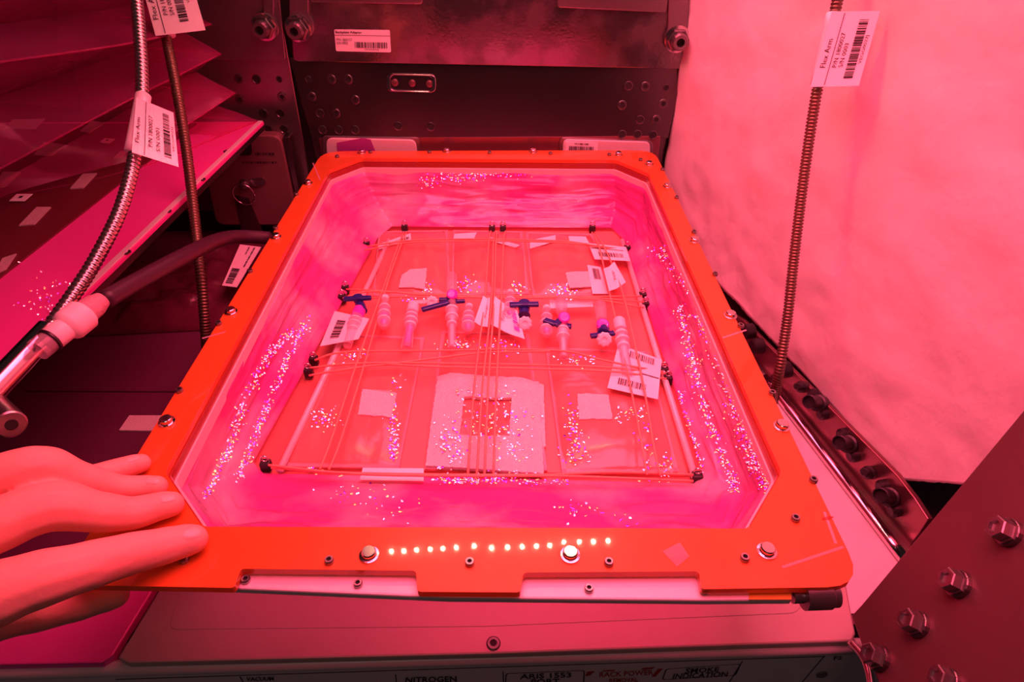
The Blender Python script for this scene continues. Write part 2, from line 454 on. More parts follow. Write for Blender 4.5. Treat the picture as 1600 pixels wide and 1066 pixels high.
# brackets with big bolts
BOLT = hex_socket_mesh('socket_bolt', 0.0105, 0.012, 'steel')
def bracket(parent, arm, bolt, side):
    bx, by = bolt
    pts = [wy(x, y, 0.009) for x, y in arm]
    br = prism('bracket', rounded(pts, 0.006), (0, 0.005, 0), 'steel', parent, bevel=0.001)
    c = wy(bx, by, 0.009)
    lathe('washer', [(0.0165, 0), (0.0165, 0.002), (0.012, 0.0026)], c, (0, -1, 0), 'chrome', br, 22)
    nut = lathe('nut', [(0.014, 0), (0.014, 0.006), (0.0125, 0.007)], c+V((0, -0.0026, 0)), (0, -1, 0), 'steel_dark', br, 6, smooth=False)
    inst('bolt', BOLT, frame_m(c+V((0, -0.0095, 0)), (0, -1, 0)), br)
bracket(lb, [(404, -60), (428, -60), (428, 25), (436, 40), (436, 55), (420, 66), (402, 62), (394, 45), (398, 28), (412, 22)], (413, 42), -1)
bracket(rb, [(450, -60), (482, -60), (482, 22), (490, 34), (490, 52), (476, 66), (458, 62), (450, 46), (452, 30)], (466, 44), 1)
bracket(rb, [(1046, -60), (1078, -60), (1074, 40), (1072, 66), (1060, 80), (1044, 76), (1038, 58), (1044, 42)], (1058, 61), 1)
# sticker
q = [wy(522, 46, 0.0048), wy(609, 47, 0.0048), wy(611, 82, 0.0048), wy(525, 80, 0.0048)]
st = prism('sticker', rounded(q, 0.002), (0, 0.0005, 0), 'paper', rb, label='printed white part sticker with barcode')
text_on(q, 'Backplate Adapter', 0.02, 0.06, 0.50, 0.20, st, bold=True)
line_on(q, 0.0, 0.245, 1.0, 0.265, st)
text_on(q, 'P/N 1800157', 0.03, 0.40, 0.31, 0.52, st); text_on(q, 'S/N 0002', 0.03, 0.55, 0.23, 0.67, st)
bars_on(q, 0.35, 0.55, 0.95, 0.82, st, 30); text_on(q, 'VEGG0036J', 0.52, 0.85, 0.78, 0.94, st)

# ledge at the foot of the back plate
lg = box('wall_ledge', (wy(500, 212).x, YW-0.014, ZR), (wy(1030, 212).x, YW-0.0005, wy(700, 207).z), 'rail_red', bevel=0.002, kind='structure')
h1 = empty('access_cover', wy(580, 225, 0.02), 'shallow rounded cover with a torn purple film scrap above frame edge', 'cover')
wall_plate('rim', [(502, 212), (656, 215), (660, 270), (506, 270)], 0.014, 0.017, 'steel', h1, r=0.008)
wall_plate('face', [(509, 216), (650, 219), (654, 270), (512, 270)], 0.0168, 0.020, 'aluminium', h1, r=0.010)
wall_plate('film_scrap', [(526, 223), (566, 216), (579, 218), (588, 240), (527, 240)], 0.0201, 0.0206, 'scrap', h1, r=0, bevel=0)
h2 = empty('access_cover', wy(950, 225, 0.02), 'shallow rounded cover with barcode sticker above far right frame edge', 'cover')
wall_plate('rim', [(874, 215), (1021, 220), (1020, 275), (872, 270)], 0.014, 0.017, 'steel', h2, r=0.008)
wall_plate('face', [(880, 218), (1016, 222), (1015, 275), (878, 270)], 0.0168, 0.020, 'aluminium', h2, r=0.008)
q = [wy(884, 221, 0.0204), wy(934, 223, 0.0204), wy(934, 250, 0.0204), wy(884, 249, 0.0204)]
st = prism('sticker', q, (0, 0.0004, 0), 'paper', h2)
bars_on(q, 0.28, 0.06, 0.72, 0.16, st, 14, seed=5); bars_on(q, 0.1, 0.24, 0.88, 0.62, st, 26, seed=6)

# ------------------------------------------------------------------ locker with ring pin (left of the frame)
lk = empty('locker_door', wy(390, 350, 0.02), 'dark rounded locker door with ring pin, behind the left frame corner', 'locker')
wall_plate('door', [(308, 212), (438, 212), (467, 352), (338, 352)], 0.0, 0.020, 'locker', lk, r=0.014, bevel=0.002)
wall_plate('side_rail', [(441, 214), (452, 214), (478, 345), (470, 345)], 0.0, 0.016, 'steel_dark', lk, r=0.002)
wall_plate('recess', [(362, 220), (392, 220), (394, 243), (365, 243)], 0.0200, 0.0206, 'hole_black', lk, r=0.006, bevel=0)
qq = [wy(372, 236, 0.0208), wy(434, 236, 0.0208), wy(438, 262, 0.0208), wy(378, 262, 0.0208)]
bars_on(qq, 0.42, 0.10, 0.92, 0.24, lk, 9, seed=8, name='worn_print'); bars_on(qq, 0.05, 0.62, 0.97, 0.74, lk, 17, seed=9, name='worn_print')
pin = lathe('ring_pin', [(0.007, 0), (0.007, 0.004), (0.0045, 0.005), (0.0045, 0.012), (0.003, 0.013)], wy(383, 286, 0.020), (0, -1, 0), 'steel', lk, 16)
rc = wy(381, 304, 0.030)
tube('ring', [rc+V((math.cos(a)*0.0155, -0.002*math.sin(a), math.sin(a)*0.0165)) for a in [2*math.pi*i/24 for i in range(25)]], 0.0012, 'chrome', pin, 6, 2)
wall_plate('hasp', [(386, 281), (412, 277), (416, 287), (404, 293), (392, 293)], 0.020, 0.023, 'steel', pin, r=0.004)
wall_plate('strap', [(365, 305), (388, 310), (410, 362), (378, 362)], 0.0202, 0.0215, 'rubber', lk, r=0, bevel=0)

# ------------------------------------------------------------------ right hand rail with studs
def web(px, py, off=0.006): return onp(px, py, FP+FN*off, FN)
rl = empty('seat_rail', web(1400, 800), 'dark metal rail with black studs under the foam block', 'rail')
wpts = [web(x, y) for x, y in ((1108, 470), (1160, 500), (1400, 742), (1428, 778), (1450, 812), (1424, 852))]
wb1 = onp(1100, 500, FP+FN*0.006, FN)
e0 = web(1418, 862); e0.z = ZR+0.001; e1 = wpts[0].copy(); e1.z = ZR+0.001
prism('web', wpts + [e0, e1], -FN*0.005, 'rail_red', rl, bevel=0.0008)
a = onz(1195, 590, ZR+0.006); b = onz(1412, 873, ZR+0.006)
for off, rr, mm in ((0.0, 0.0050, 'chrome'),):
    tube('rail_rod', [a, (a+b)/2, b], rr, mm, rl, 12, 6)
d_ = (b-a).normalized(); sN = V((-d_.y, d_.x, 0))
prism('flange', [a-d_*0.05+sN*0.002, b+sN*0.002, b+sN*0.012, a-d_*0.05+sN*0.012], (0, 0, -0.005), 'steel', rl, bevel=0.0008)
STUD = [(1257, 627), (1304, 691), (1368, 774)]
PINS = [(1239, 604), (1344, 738)]
for i, (x, y) in enumerate(STUD):
    p = web(x+26, y+4)
    ax = (web(x, y, 0.034)-web(x+22, y+4, 0.006)).normalized()
    s1 = lathe('stud', [(0.0085, 0), (0.0085, 0.010), (0.0068, 0.011), (0.0068, 0.030), (0.0056, 0.031), (0.005, 0.027)], p, ax, 'black_plastic', rl, 16)
    for t in (-1, 1):
        lathe('lug', [(0.006, 0), (0.006, 0.006), (0.004, 0.008)], p + V((-FD.x, -FD.y, 0))*0.010*t - UP*0.004*t, FN, 'black_plastic', s1, 10)
for x, y in PINS:
    p = web(x+18, y+1); ax = (web(x, y, 0.03)-web(x+16, y+1, 0.006)).normalized()
    lathe('pin', [(0.006, 0), (0.006, 0.012), (0.0042, 0.014), (0.0042, 0.022), (0.003, 0.024)], p, ax, 'black_plastic', rl, 12)
for x, y in ((1176, 515), (1190, 538), (1232, 575)):
    p = web(x, y+2); lathe('stud', [(0.009, 0), (0.009, 0.010), (0.007, 0.012)], p, FN, 'black_plastic', rl, 14)

# ------------------------------------------------------------------ gusset plate lower right
GA = at(1330, 962, 0.46); GB = at(1600, 640, 0.405); GC = at(1600, 1066, 0.33)
GN = (GB-GA).cross(GC-GA).normalized()
if GN.dot(EYE-GA) < 0: GN = -GN
def gp(px, py): return onp(px, py, GA, GN)
gs = empty('gusset_plate', gp(1450, 1000), 'dark steel gusset plate with a row of hexagon bolts', 'plate')
prism('plate', [gp(1330, 962), gp(1346, 945), gp(1600, 640), gp(1680, 545), gp(1900, 1250), gp(1400, 1250), gp(1372, 1066), gp(1345, 1005)], -GN*0.006, 'gusset', gs, bevel=0.001)
HEXB = lathe_mesh('hex_bolt', [(0.0105, 0), (0.0105, 0.002), (0.0088, 0.0021), (0.0088, 0.009), (0.0078, 0.0098), (0.0052, 0.0098), (0.0046, 0.0075)], 'steel', 6)
GX = (GB-GA).normalized()
WASH = lathe_mesh('washer', [(0.0102, 0), (0.0102, 0.0035), (0.0095, 0.004)], 'steel_dark', 20)
for x, y, s in ((1578, 834, 1), (1500, 914, 1), (1436, 977, 1), (1376, 1030, 1), (1484, 1066, 0.9)):
    p = gp(x, y); wsh = inst('washer', WASH, frame_m(p, GN, s=s*0.85), gs); inst('hex_bolt', HEXB, frame_m(p+GN*0.003, GN, up=GX, s=s*0.80), wsh)
# slim tubes beside the rack corner
tube('bent_tube', [at(1330, 1005, 0.47), at(1350, 1030, 0.455), at(1360, 1066, 0.44), at(1362, 1110, 0.42)], 0.003, 'chrome', sides=8,
     label='thin bent metal tube beside the rack front corner', cat='tube')

# ------------------------------------------------------------------ rack top and front panel
rk = empty('rack_module', onz(760, 1030, ZR), 'grey rack module with printed port labels along its front face', 'rack')
def zr(px, py, z=ZR+0.008): return onz(px, py, z)
top = [zr(262, 900), zr(1320, 900), zr(1337, 990), zr(1332, 1002), zr(760, 1022), zr(200, 1036), zr(184, 1028)]
prism('top_plate', top, (0, 0, -0.0078), 'rack_paint', rk, bevel=0.0015)
prism('left_plate', [zr(230, 900), zr(252, 900), zr(176, 1024), zr(158, 1036), zr(-60, 1040), zr(-60, 900)], (0, 0, -0.0078), 'left_plate', rk, bevel=0.0012)
prism('raised_panel', rounded([zr(285, 912, ZR+0.0085), zr(1258, 912, ZR+0.0085), zr(1249, 958, ZR+0.0085), zr(760, 979, ZR+0.0085), zr(262, 984, ZR+0.0085)], 0.008), (0, 0, -0.002), 'rack_paint', rk, bevel=0.0004)
inst('flush_screw', SCREW, frame_m(zr(771, 1006, ZR+0.0082), (0, 0, 1), s=0.85), rk)
# the lip under the plate and the front face
FYa = zr(200, 1042, ZR-0.004); FYb = zr(1335, 1008, ZR-0.004)
lipn = (FYb-FYa).normalized()
fn = V((lipn.y, -lipn.x, 0))
l0 = FYa - lipn*0.16; l1 = FYb + lipn*0.004
tube('lip', [l0+fn*0.001, (l0+l1)/2+fn*0.001, l1+fn*0.001], 0.0058, 'aluminium', rk, 12, 4)
prism('front_face', [l0+V((0, 0, -0.004)), l1+V((0, 0, -0.004)), l1+V((0, 0, -0.12)), l0+V((0, 0, -0.12))], -fn*0.02, 'rack_front', rk)
def ff(px, py): return onp(px, py, FYa+fn*0.0003, fn)
def fquad(a): return [ff(*p) for p in a]
def outline(q, parent, w=0.0005, m='ink'):
    n = len(q)
    c = sum(q, V())/n
    prism('label_border', q, -fn*0.0002, m, parent, holes=[[c+(p-c)*(1-w*2/(p-c).length) for p in q]])
def front_text(s, quad, bold=True, m='ink', border=None):
    text_on(fquad(quad), s, 0, 0, 1, 1, rk, m, bold=bold)
front_text('VACUUM', [(385, 1058), (427, 1057), (428, 1063), (385, 1064)])
front_text('NITROGEN', [(634, 1058), (713, 1056), (714, 1065), (633, 1067)])
front_text('ARIS 1553', [(813, 1053), (892, 1050), (893, 1058), (812, 1061)])
front_text('PORT', [(830, 1061), (874, 1060), (875, 1069), (829, 1070)])
front_text('RACK POWER', [(937, 1050), (1020, 1046), (1021, 1054), (936, 1058)], m='red_ink')
front_text('REMOVAL', [(952, 1060), (996, 1058), (997, 1065), (952, 1067)], m='red_ink')
front_text('SMOKE', [(1072, 1044), (1124, 1042), (1123, 1049), (1070, 1052)])
front_text('INDICATION', [(1053, 1052), (1138, 1049), (1136, 1057), (1050, 1061)])
front_text('F2', [(1303, 1025), (1316, 1025), (1315, 1030), (1302, 1031)])
outline(rounded(fquad([(790, 1053), (914, 1048), (912, 1080), (788, 1082)]), 0.003), rk)
outline(rounded(fquad([(1040, 1046), (1158, 1038), (1150, 1056), (1034, 1063)]), 0.003), rk)
for a, b in (((375, 1058), (383, 1072)), ((618, 1055), (620, 1075)), ((786, 1050), (787, 1075)), ((1160, 1034), (1140, 1066)), ((1288, 1026), (1254, 1066))):
    A = ff(*a); B = ff(*b); s = lipn*0.0004
    prism('printed_line', [A-s, A+s, B+s, B-s], -fn*0.0002, 'ink', rk)
A = ff(180, 1062); B = ff(1290, 1026)
prism('printed_line', [A, B, B-UP*0.0008, A-UP*0.0008], -fn*0.0002, 'ink', rk)
for i in range(4):
    x = 916+i*7; A = ff(x+14, 1049-i*.2); B = ff(x+4+14, 1049-i*.2)
for a in ([(918, 1050), (930, 1049), (922, 1056), (914, 1057)], [(944, 1048), (962, 1047), (958, 1049), (940, 1050)], [(1006, 1044), (1024, 1043), (1019, 1046), (1001, 1047)], [(1028, 1046), (1036, 1045), (1024, 1058), (1018, 1058)]):
    prism('hazard_stripe', fquad(a), -fn*0.0002, 'red_ink', rk)
lathe('fastener', [(0.0045, 0), (0.0045, 0.001), (0.003, 0.0016)], ff(1284, 1054), fn, 'steel', rk, 14)
for x, y in ((497, 1074), (1205, 1070)):
    lathe('port_ring', [(0.019, 0), (0.019, 0.003), (0.015, 0.004), (0.014, 0.001)], ff(x, y+14), fn, 'black_plastic', rk, 24)

# ------------------------------------------------------------------ amber frame with bellows
fr = empty('bellows_frame', onz(760, 880, 0), 'amber plastic frame with rivets and clear wrinkled bellows inside', 'frame')
FLp = [onz(x, y, 0) for x, y in ((505, 233), (1024, 238), (1347, 892), (112, 892))]
xl = (FLp[0].x+FLp[3].x)/2; xr = (FLp[1].x+FLp[2].x)/2; yf = (FLp[0].y+FLp[1].y)/2
def f0(px, py): return onz(px, py, 0)
tab = lambda px, py: f0(px, py)
outer = []
outer += rounded([V((xl, yf, 0))], 0) if False else []
corner = 0.022
loop = [V((xl, yf, 0)), V((xr, yf, 0)), f0(1352, 917)]
loop += [f0(1096, 921), f0(1092, 893), f0(818, 895), f0(813, 926), f0(652, 925), f0(650, 892), f0(376, 889), f0(366, 919), f0(90, 914)]
# softened corners: wide at the outer corners, tight at the tabs
def mixed_round(pts, radii, n=5):
    out = []; k = len(pts)
    for i, p in enumerate(pts):
        a = pts[i-1]; b = pts[(i+1) % k]; r = radii[i]
        ra = min(r, (a-p).length*0.45); rb_ = min(r, (b-p).length*0.45)
        A = p+(a-p).normalized()*ra; B = p+(b-p).normalized()*rb_
        for j in range(n+1):
            t = j/n; out.append(A*(1-t)**2+p*2*t*(1-t)+B*t*t)
    return out
outer = mixed_round(loop, [0.03, 0.03, 0.022] + [0.0025]*8 + [0.02])
OCT = [(514, 266), (564, 247), (963, 250), (1013, 271), (1221, 738), (1170, 826), (316, 823), (258, 738)]
octp = mixed_round([f0(x, y) for x, y in OCT], [0.004]*8, 3)
pl = prism('amber_plate', outer, (0, 0, -0.005), 'amber', fr, holes=[octp], bevel=0.0007)
cen = sum(octp, V())/len(octp)
lo = [p+(p-cen).normalized()*0.0012 + V((0, 0, -0.0052)) for p in octp]
li = [cen+(p-cen)*0.9990 for p in octp]
prism('edge_band', [p+V((0, 0, -0.0003)) for p in lo], (0, 0, -0.007), 'amber_edge', fr, holes=[[p+(cen-p).normalized()*0.0013+V((0, 0, -0.0055)) for p in octp]])
prism('liner', [p+V((0, 0, -0.0075)) for p in lo], (0, 0, -0.010), 'liner_white', fr, holes=[[p+(cen-p).normalized()*0.0035+V((0, 0, -0.0127)) for p in octp]])
riv = [(577, 868), (891, 868), (1198, 862), (1221, 667), (1141, 494), (1085, 377), (1043, 292), (261, 660), (361, 488), (431, 371), (481, 287), (698, 237), (833, 238), (565, 239), (966, 242), (1014, 257)]
for x, y in riv: inst('rivet', RIVET, frame_m(f0(x, y), (0, 0, 1), s=0.95), fr)
scr = [(515, 878), (734, 881), (951, 881), (1163, 874), (1242, 812), (1270, 752), (1206, 616), (1157, 511), (1117, 430), (1084, 364), (1057, 310), (1035, 266), (281, 612), (342, 507), (391, 425), (431, 358), (463, 305), (527, 246), (579, 239), (671, 239), (765, 240), (860, 241), (952, 243), (1001, 251), (288, 876)]
for x, y in scr: inst('cap_screw', CAPSCREW, frame_m(f0(x, y), (0, 0, 1)), fr)
# tape seams and small patches on the plate
prism('tape_patch', [f0(1035, 862), f0(1062, 848), f0(1077, 870), f0(1058, 886)], (0, 0, 0.0003), 'clear_plastic', fr)
for a, b in (((316, 529), (352, 519)), ((1129, 528), (1166, 516)), ((489, 255), (500, 281)), ((1222, 887), (1318, 855)), ((1288, 800), (1306, 850))):
    A = f0(*a); B = f0(*b); n_ = (B-A).cross(UP).normalized()*0.0009
    prism('tape_edge', [A-n_, A+n_, B+n_, B-n_], (0, 0, 0.0002), 'clear_plastic', fr)
prism('arrow_mark', [f0(1284, 810), f0(1294, 807), f0(1303, 808), f0(1296, 813), f0(1285, 813)], (0, 0, 0.0002), 'amber_edge', fr)
# front bar under the plate, seen through the notches
zb = -0.0072
def fb(px, py): return onz(px, py, zb)
prism('front_bar', [fb(236, 892), fb(1238, 896), fb(1238, 937), fb(1100, 938), fb(700, 934), fb(378, 920), fb(236, 914)], (0, 0, -0.0055), 'aluminium', fr, bevel=0.0012)
for x, y in ((385, 908), (560, 914), (739, 917), (920, 922), (1100, 923)):
    inst('cap_screw', CAPSCREW, frame_m(fb(x, y), (0, 0, 1), s=0.95), fr)
ka = fb(1240, 925)
lathe('clamp_knob', [(0.0045, 0), (0.0045, 0.006), (0.0085, 0.0065), (0.0085, 0.0215), (0.0075, 0.0225), (0.0075, 0.026)], ka+V((0, 0, -0.004)), (1, 0.03, 0), 'steel', fr, 22)
prism('kapton_tape', [fb(1170, 899), fb(1236, 899), fb(1236, 938), fb(1170, 938)], (0, 0, 0.0006), 'kapton', fr)
prism('kapton_tape', [onz(1258, 893, -0.007), onz(1308, 893, -0.007), onz(1308, 915, -0.007), onz(1258, 915, -0.007)], (0, 0, -0.0006), 'kapton', fr)

# bellows film: octagon under the liner -> tray rectangle, real wrinkles
zl = -0.0170
BASE = [(590, 372), (612, 354), (955, 356), (974, 374), (1098, 738), (1084, 755), (412, 740), (396, 722)]
bp_ = [onz(x, y, ZB+0.003) for x, y in BASE]
tp_ = [p+(cen-p).normalized()*0.0015+V((0, 0, zl)) for p in [f0(x, y) for x, y in OCT]]
cnt = [14, 110, 14, 150, 16, 130, 16, 150]
rows = 72
film_v = []; film_f = []
tot = sum(cnt)
pairs = []
for k in range(8):
    for i in range(cnt[k]):
        t = i/cnt[k]
        pairs.append((tp_[k].lerp(tp_[(k+1) % 8], t), bp_[k].lerp(bp_[(k+1) % 8], t)))
for j in range(rows+1):
    s = j/rows
    for i, (a, b) in enumerate(pairs):
        p = a.lerp(b, s)
        nrm = ((cen-p)*V((1, 1, 0))).normalized()
        nrm = (nrm + V((0, 0, 0.6))).normalized()
        env = math.sin(math.pi*min(1, s*1.0))**0.6
        ang = 2*math.pi*i/tot
        sc = V((math.cos(ang)*7, math.sin(ang)*7, s*9))
        wv = 0.7*noise.fractal(sc*V((0.8, 0.8, 0.5)), 1.0, 2.1, 2) + 0.35*(1-2*abs(noise.noise(V((math.cos(ang)*3, math.sin(ang)*3, s*6+5)))))
        crink = 0.25*noise.noise(p*170)
        along = i*0.012
        ph = s*11 + 1.1*noise.noise(V((math.cos(ang)*5, math.sin(ang)*5, s*2)))
        fold = max(0, 1-abs((ph % 1.0)-0.5)*6)*max(0, noise.noise(V((math.cos(ang)*6, math.sin(ang)*6, math.floor(ph)*3.3)))+0.15)
        sag = -0.012*math.sin(math.pi*s)
        film_v.append(p + nrm*env*(0.0055*wv+0.0006*crink + 0.0028*fold + sag))
for j in range(rows):
    for i in range(tot):
        film_f.append((j*tot+i, j*tot+(i+1) % tot, (j+1)*tot+(i+1) % tot, (j+1)*tot+i))
film = obj('bellows_film', (film_v, film_f), 'film', fr, smooth=True, label='clear crinkled plastic film walls')
FILM = BVHTree.FromPolygons(film_v, film_f)

# ------------------------------------------------------------------ painted glints: flat coloured metal flakes turned to lamp and eye
ICO = bmesh.new(); bmesh.ops.create_icosphere(ICO, subdivisions=1, radius=1.0)
ICV = [v.co.copy() for v in ICO.verts]; ICF = [tuple(v.index for v in f.verts) for f in ICO.faces]; ICO.free()
LAMP = V((0.06, 0.76, BANK_Z))
def add_glints(name, spots, parent, **kw):
    """spots = list of (point, normal, radius, colour index)"""
    vs_ = []; fs = []; mi = []
    for p, n, r, c in spots:
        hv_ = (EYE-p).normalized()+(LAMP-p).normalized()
        n = (hv_.normalized() + V((random.gauss(0, .055), random.gauss(0, .055), random.gauss(0, .055)))).normalized()  # aimed along the half vector so each flake shows as a highlight
        mw = frame_m(p, n); k = len(vs_)
        e = random.uniform(0.7, 1.6); rot = Matrix.Rotation(random.uniform(0, 6.28), 3, 'Z')
        for v in ICV:
            vs_.append(mw @ (rot @ V((v.x*r*e, v.y*r/e, v.z*r*0.10))))
        for f in ICF: fs.append(tuple(k+i for i in f)); mi.append(c)
    o = obj(name, (vs_, fs), ['glint_white', 'glint_violet', 'glint_gold'], parent, smooth=False, kind='stuff', **kw)
    o.data.polygons.foreach_set('material_index', mi); o.data.update()
    return o
def rcol(wv=(4, 3, 3)): return random.choices((0, 1, 2), wv)[0]
def film_streak(pts, n, spread, rr=(0.0004, 0.0013)):
    out = []
    for _ in range(int(n*1.45)):
        t = random.random()*(len(pts)-1); i = min(int(t), len(pts)-2); u = t-i
        x = pts[i][0]*(1-u)+pts[i+1][0]*u+random.gauss(0, spread); y = pts[i][1]*(1-u)+pts[i+1][1]*u+random.gauss(0, spread)
        d = ray(x, y).normalized(); h = FILM.ray_cast(EYE, d)
        if h[0] is None: continue
        n_ = h[1] if h[1].dot(EYE-h[0]) > 0 else -h[1]
        r = random.uniform(*rr)
        out.append((h[0]+n_*0.0003, n_, r, rcol()))
    return out
sp = []
sp += film_streak([(455, 520), (415, 560), (375, 640), (352, 720)], 190, 4)
sp += film_streak([(480, 500), (440, 580), (400, 680), (372, 750)], 210, 4)
sp += film_streak([(385, 640), (340, 740), (322, 775)], 80, 3)
sp += film_streak([(1092, 490), (1110, 520), (1130, 570), (1150, 640), (1180, 730)], 330, 7)
sp += film_streak([(1062, 480), (1075, 540), (1095, 620), (1125, 700), (1150, 770)], 260, 5)
sp += film_streak([(1062, 610), (1080, 680), (1100, 740)], 70, 3)
sp += film_streak([(1165, 690), (1195, 745), (1205, 760)], 90, 8)
sp += film_streak([(1025, 390), (1035, 400), (1070, 445), (1085, 450)], 60, 6)
sp += film_streak([(600, 252), (700, 255), (880, 258)], 150, 4)
sp += film_streak([(660, 282), (720, 275), (780, 265), (860, 262)], 170, 6)
sp += film_streak([(470, 730), (560, 775), (640, 790)], 40, 16)
sp += film_streak([(680, 752), (800, 752), (890, 752)], 90, 3)
sp += film_streak([(880, 790), (910, 800), (1000, 815)], 25, 8)
add_glints('glint_flakes', sp, fr, label='painted sparkle glints, flat metal flakes on film')

# ------------------------------------------------------------------ root tray under the bellows
tr = empty('root_tray', onz(740, 560, ZR), 'red root tray with steel rods and elastic cords inside the bellows', 'tray')
def zt(px, py, dz=0.0): return onz(px, py, ZB+dz)
prism('tray_floor', [onz(790+(x_-790)*1.035, 560+(y_-560)*1.03, ZB)+V((0, 0, -0.0032)) for x_, y_ in BASE], (0, 0, -0.006), 'tray_red', tr)
tb = [onz(*q_, ZB) for q_ in BASE]; tc_ = sum(tb, V())/8
prism('tray_body', [V((p.x, p.y, ZB-0.0095)) + (V((tc_.x, tc_.y, 0))-V((p.x, p.y, 0)))*0.02 for p in tb], (0, 0, ZR+0.0005-(ZB-0.0095)), 'tray_red', tr)
prism('root_mat', rounded([zt(612, 360), zt(965, 362), zt(1078, 742), zt(440, 732)], 0.006), (0, 0, -0.003), 'mat_red', tr)
tube('rod', [zt(608, 376, 0.006), zt(437, 736, 0.006)], 0.0030, 'aluminium', tr, 12)
tube('rod', [zt(972, 376, 0.006), zt(1086, 747, 0.006)], 0.0030, 'aluminium', tr, 12)
def cord(pix, dz=0.020, r=0.00105):
    n = len(pix)
    tube('elastic_cord', [zt(x, y, (d if d is not None else dz)) for x, y, d in [(p+(None,))[:3] if len(p) == 2 else p for p in pix]], r, 'cord', tr, 6, 6)
E = 0.012
cord([(574, 385, E), (640, 376), (700, 374), (780, 374), (880, 377), (930, 384), (980, 391, E)])
cord([(570, 391, E), (640, 379), (720, 377), (800, 377), (900, 381), (980, 395, E)])
cord([(541, 452, E), (600, 455), (640, 459), (700, 463), (800, 466), (900, 464), (1003, 463, E)])
cord([(536, 466, E), (575, 456), (640, 458), (760, 463), (880, 463), (960, 468), (1006, 472, E)])
cord([(537, 470, E), (610, 464), (700, 465), (800, 463), (900, 466), (945, 470), (1006, 481, E)])
cord([(492, 563, E), (520, 553), (560, 549), (680, 548), (800, 546), (885, 549), (930, 560), (985, 572), (1036, 581, E)])
cord([(485, 575, E), (540, 569), (610, 567), (700, 568), (860, 571), (960, 575), (1038, 584, E)])
cord([(483, 587, E), (530, 579), (600, 570), (680, 573), (860, 577), (960, 581), (1041, 592, E)])
cord([(600, 570, 0.021), (680, 560), (760, 551), (860, 549, 0.021)])
cord([(420, 727, E), (470, 733), (540, 739), (700, 742), (850, 742), (960, 738), (1083, 742, E)])
cord([(424, 731, E), (560, 741), (720, 744), (850, 744), (940, 746), (1083, 752, E)])
for x0, xm, x1 in ((767, 757, 731), (774, 768, 745), (778, 772, 757), (790, 783, 771)):
    cord([(x0, 361, E), (x0-3, 376, 0.022), (xm, 470, 0.024), (x1+(xm-x1)*0.4, 600, 0.024), (x1, 742, 0.020)])
cord([(925, 363, E), (937, 388, 0.022), (948, 440), (975, 555), (1000, 680), (1011, 742)])
cord([(929, 363, E), (945, 388, 0.022), (972, 455), (1003, 590), (1022, 700), (1032, 743)])
cord([(631, 363, E), (618, 395, 0.020), (597, 455), (560, 560), (520, 680), (500, 733)])
cord([(635, 363, E), (622, 395, 0.020), (606, 440), (578, 540), (535, 680), (514, 734)])
def hook(x, y):
    p = zt(x, y)
    hb = box('hook_block', p+V((-0.0042, -0.0036, 0)), p+V((0.0042, 0.0036, 0.010)), 'black_plastic', tr, bevel=0.001)
    pp = p+V((0, 0, 0.0125))
    tube('eyelet', [pp+V((math.cos(a)*0.003, 0.0005, math.sin(a)*0.003)) for a in [2*math.pi*i/12 for i in range(13)]], 0.0009, 'chrome', hb, 6, 2)
for x, y in ((633, 362), (769, 363), (786, 363), (925, 363), (574, 389), (541, 458), (536, 472), (492, 570), (484, 588), (418, 734), (979, 395), (1003, 469), (1007, 483), (1036, 586), (1042, 600), (1087, 753)):
    hook(x, y)

# ------------------------------------------------------------------ plant pillows (clear pouches)
SURF = {}
def drape(p, parent, off):
    t = SURF.get(parent.name) if parent is not None else None
    if t is None: return p
    h = t.ray_cast(V((p.x, p.y, 0.1)), V((0, 0, -1)))
    return V((p.x, p.y, (h[0].z if h[0] is not None else ZB+0.002)+off))
def pouch(pix, label, puff=0.010, seed=0, base=0.0006):
    q = [zt(x, y, base) for x, y in pix]            # TL TR BR BL
    p0 = sum(q, V())/4
    root = empty('plant_pillow', p0, label, 'pouch', 'clear plant pillows on the root tray')
    nu, nv = 26, 26; vs_ = []; fs = []
    for s in (1, 0):
        for j in range(nv+1):
            for i in range(nu+1):
                u = i/nu; v = j/nv; p = bil(q, u, v)
                e = (min(u, 1-u)*min(v, 1-v)*4)
                e = min(1, min(u, 1-u)*6)*min(1, min(v, 1-v)*6)
                h_ = puff*e**0.7*(0.8+0.35*noise.noise(V((u*3+seed*7, v*3, 1)))+0.12*noise.noise(V((u*14+seed, v*9, 4)))) if s else 0
                vs_.append(p+V((0, 0, h_+0.0006*s)))
    W = nu+1; K = W*W
    for j in range(nv):
        for i in range(nu):
            a = j*W+i; fs.append((a, a+W, a+W+1, a+1)); fs.append((K+a, K+a+1, K+a+W+1, K+a+W))
    bd = [i for i in range(nu)] + [j*W+nu for j in range(nv)] + [nv*W+i for i in range(nu, 0, -1)] + [j*W for j in range(nv, 0, -1)]
    for i in range(len(bd)):
        a, b = bd[i], bd[(i+1) % len(bd)]; fs.append((a, b, K+b, K+a))
    obj('pouch', (vs_, fs), 'pouch', root, smooth=True)
    SURF[root.name] = BVHTree.FromPolygons(vs_, fs)
    # welded rim
    for k in range(4):
        a, b = q[k], q[(k+1) % 4]; i_ = (p0-(a+b)/2).normalized()*0.004
        prism('weld_seam', [a+UP*0.0018, b+UP*0.0018, b+i_+UP*0.0018, a+i_+UP*0.0018], (0, 0, 0.0006), 'clear_plastic', root)
    root['pf'] = 0
    del root['pf']
    return root
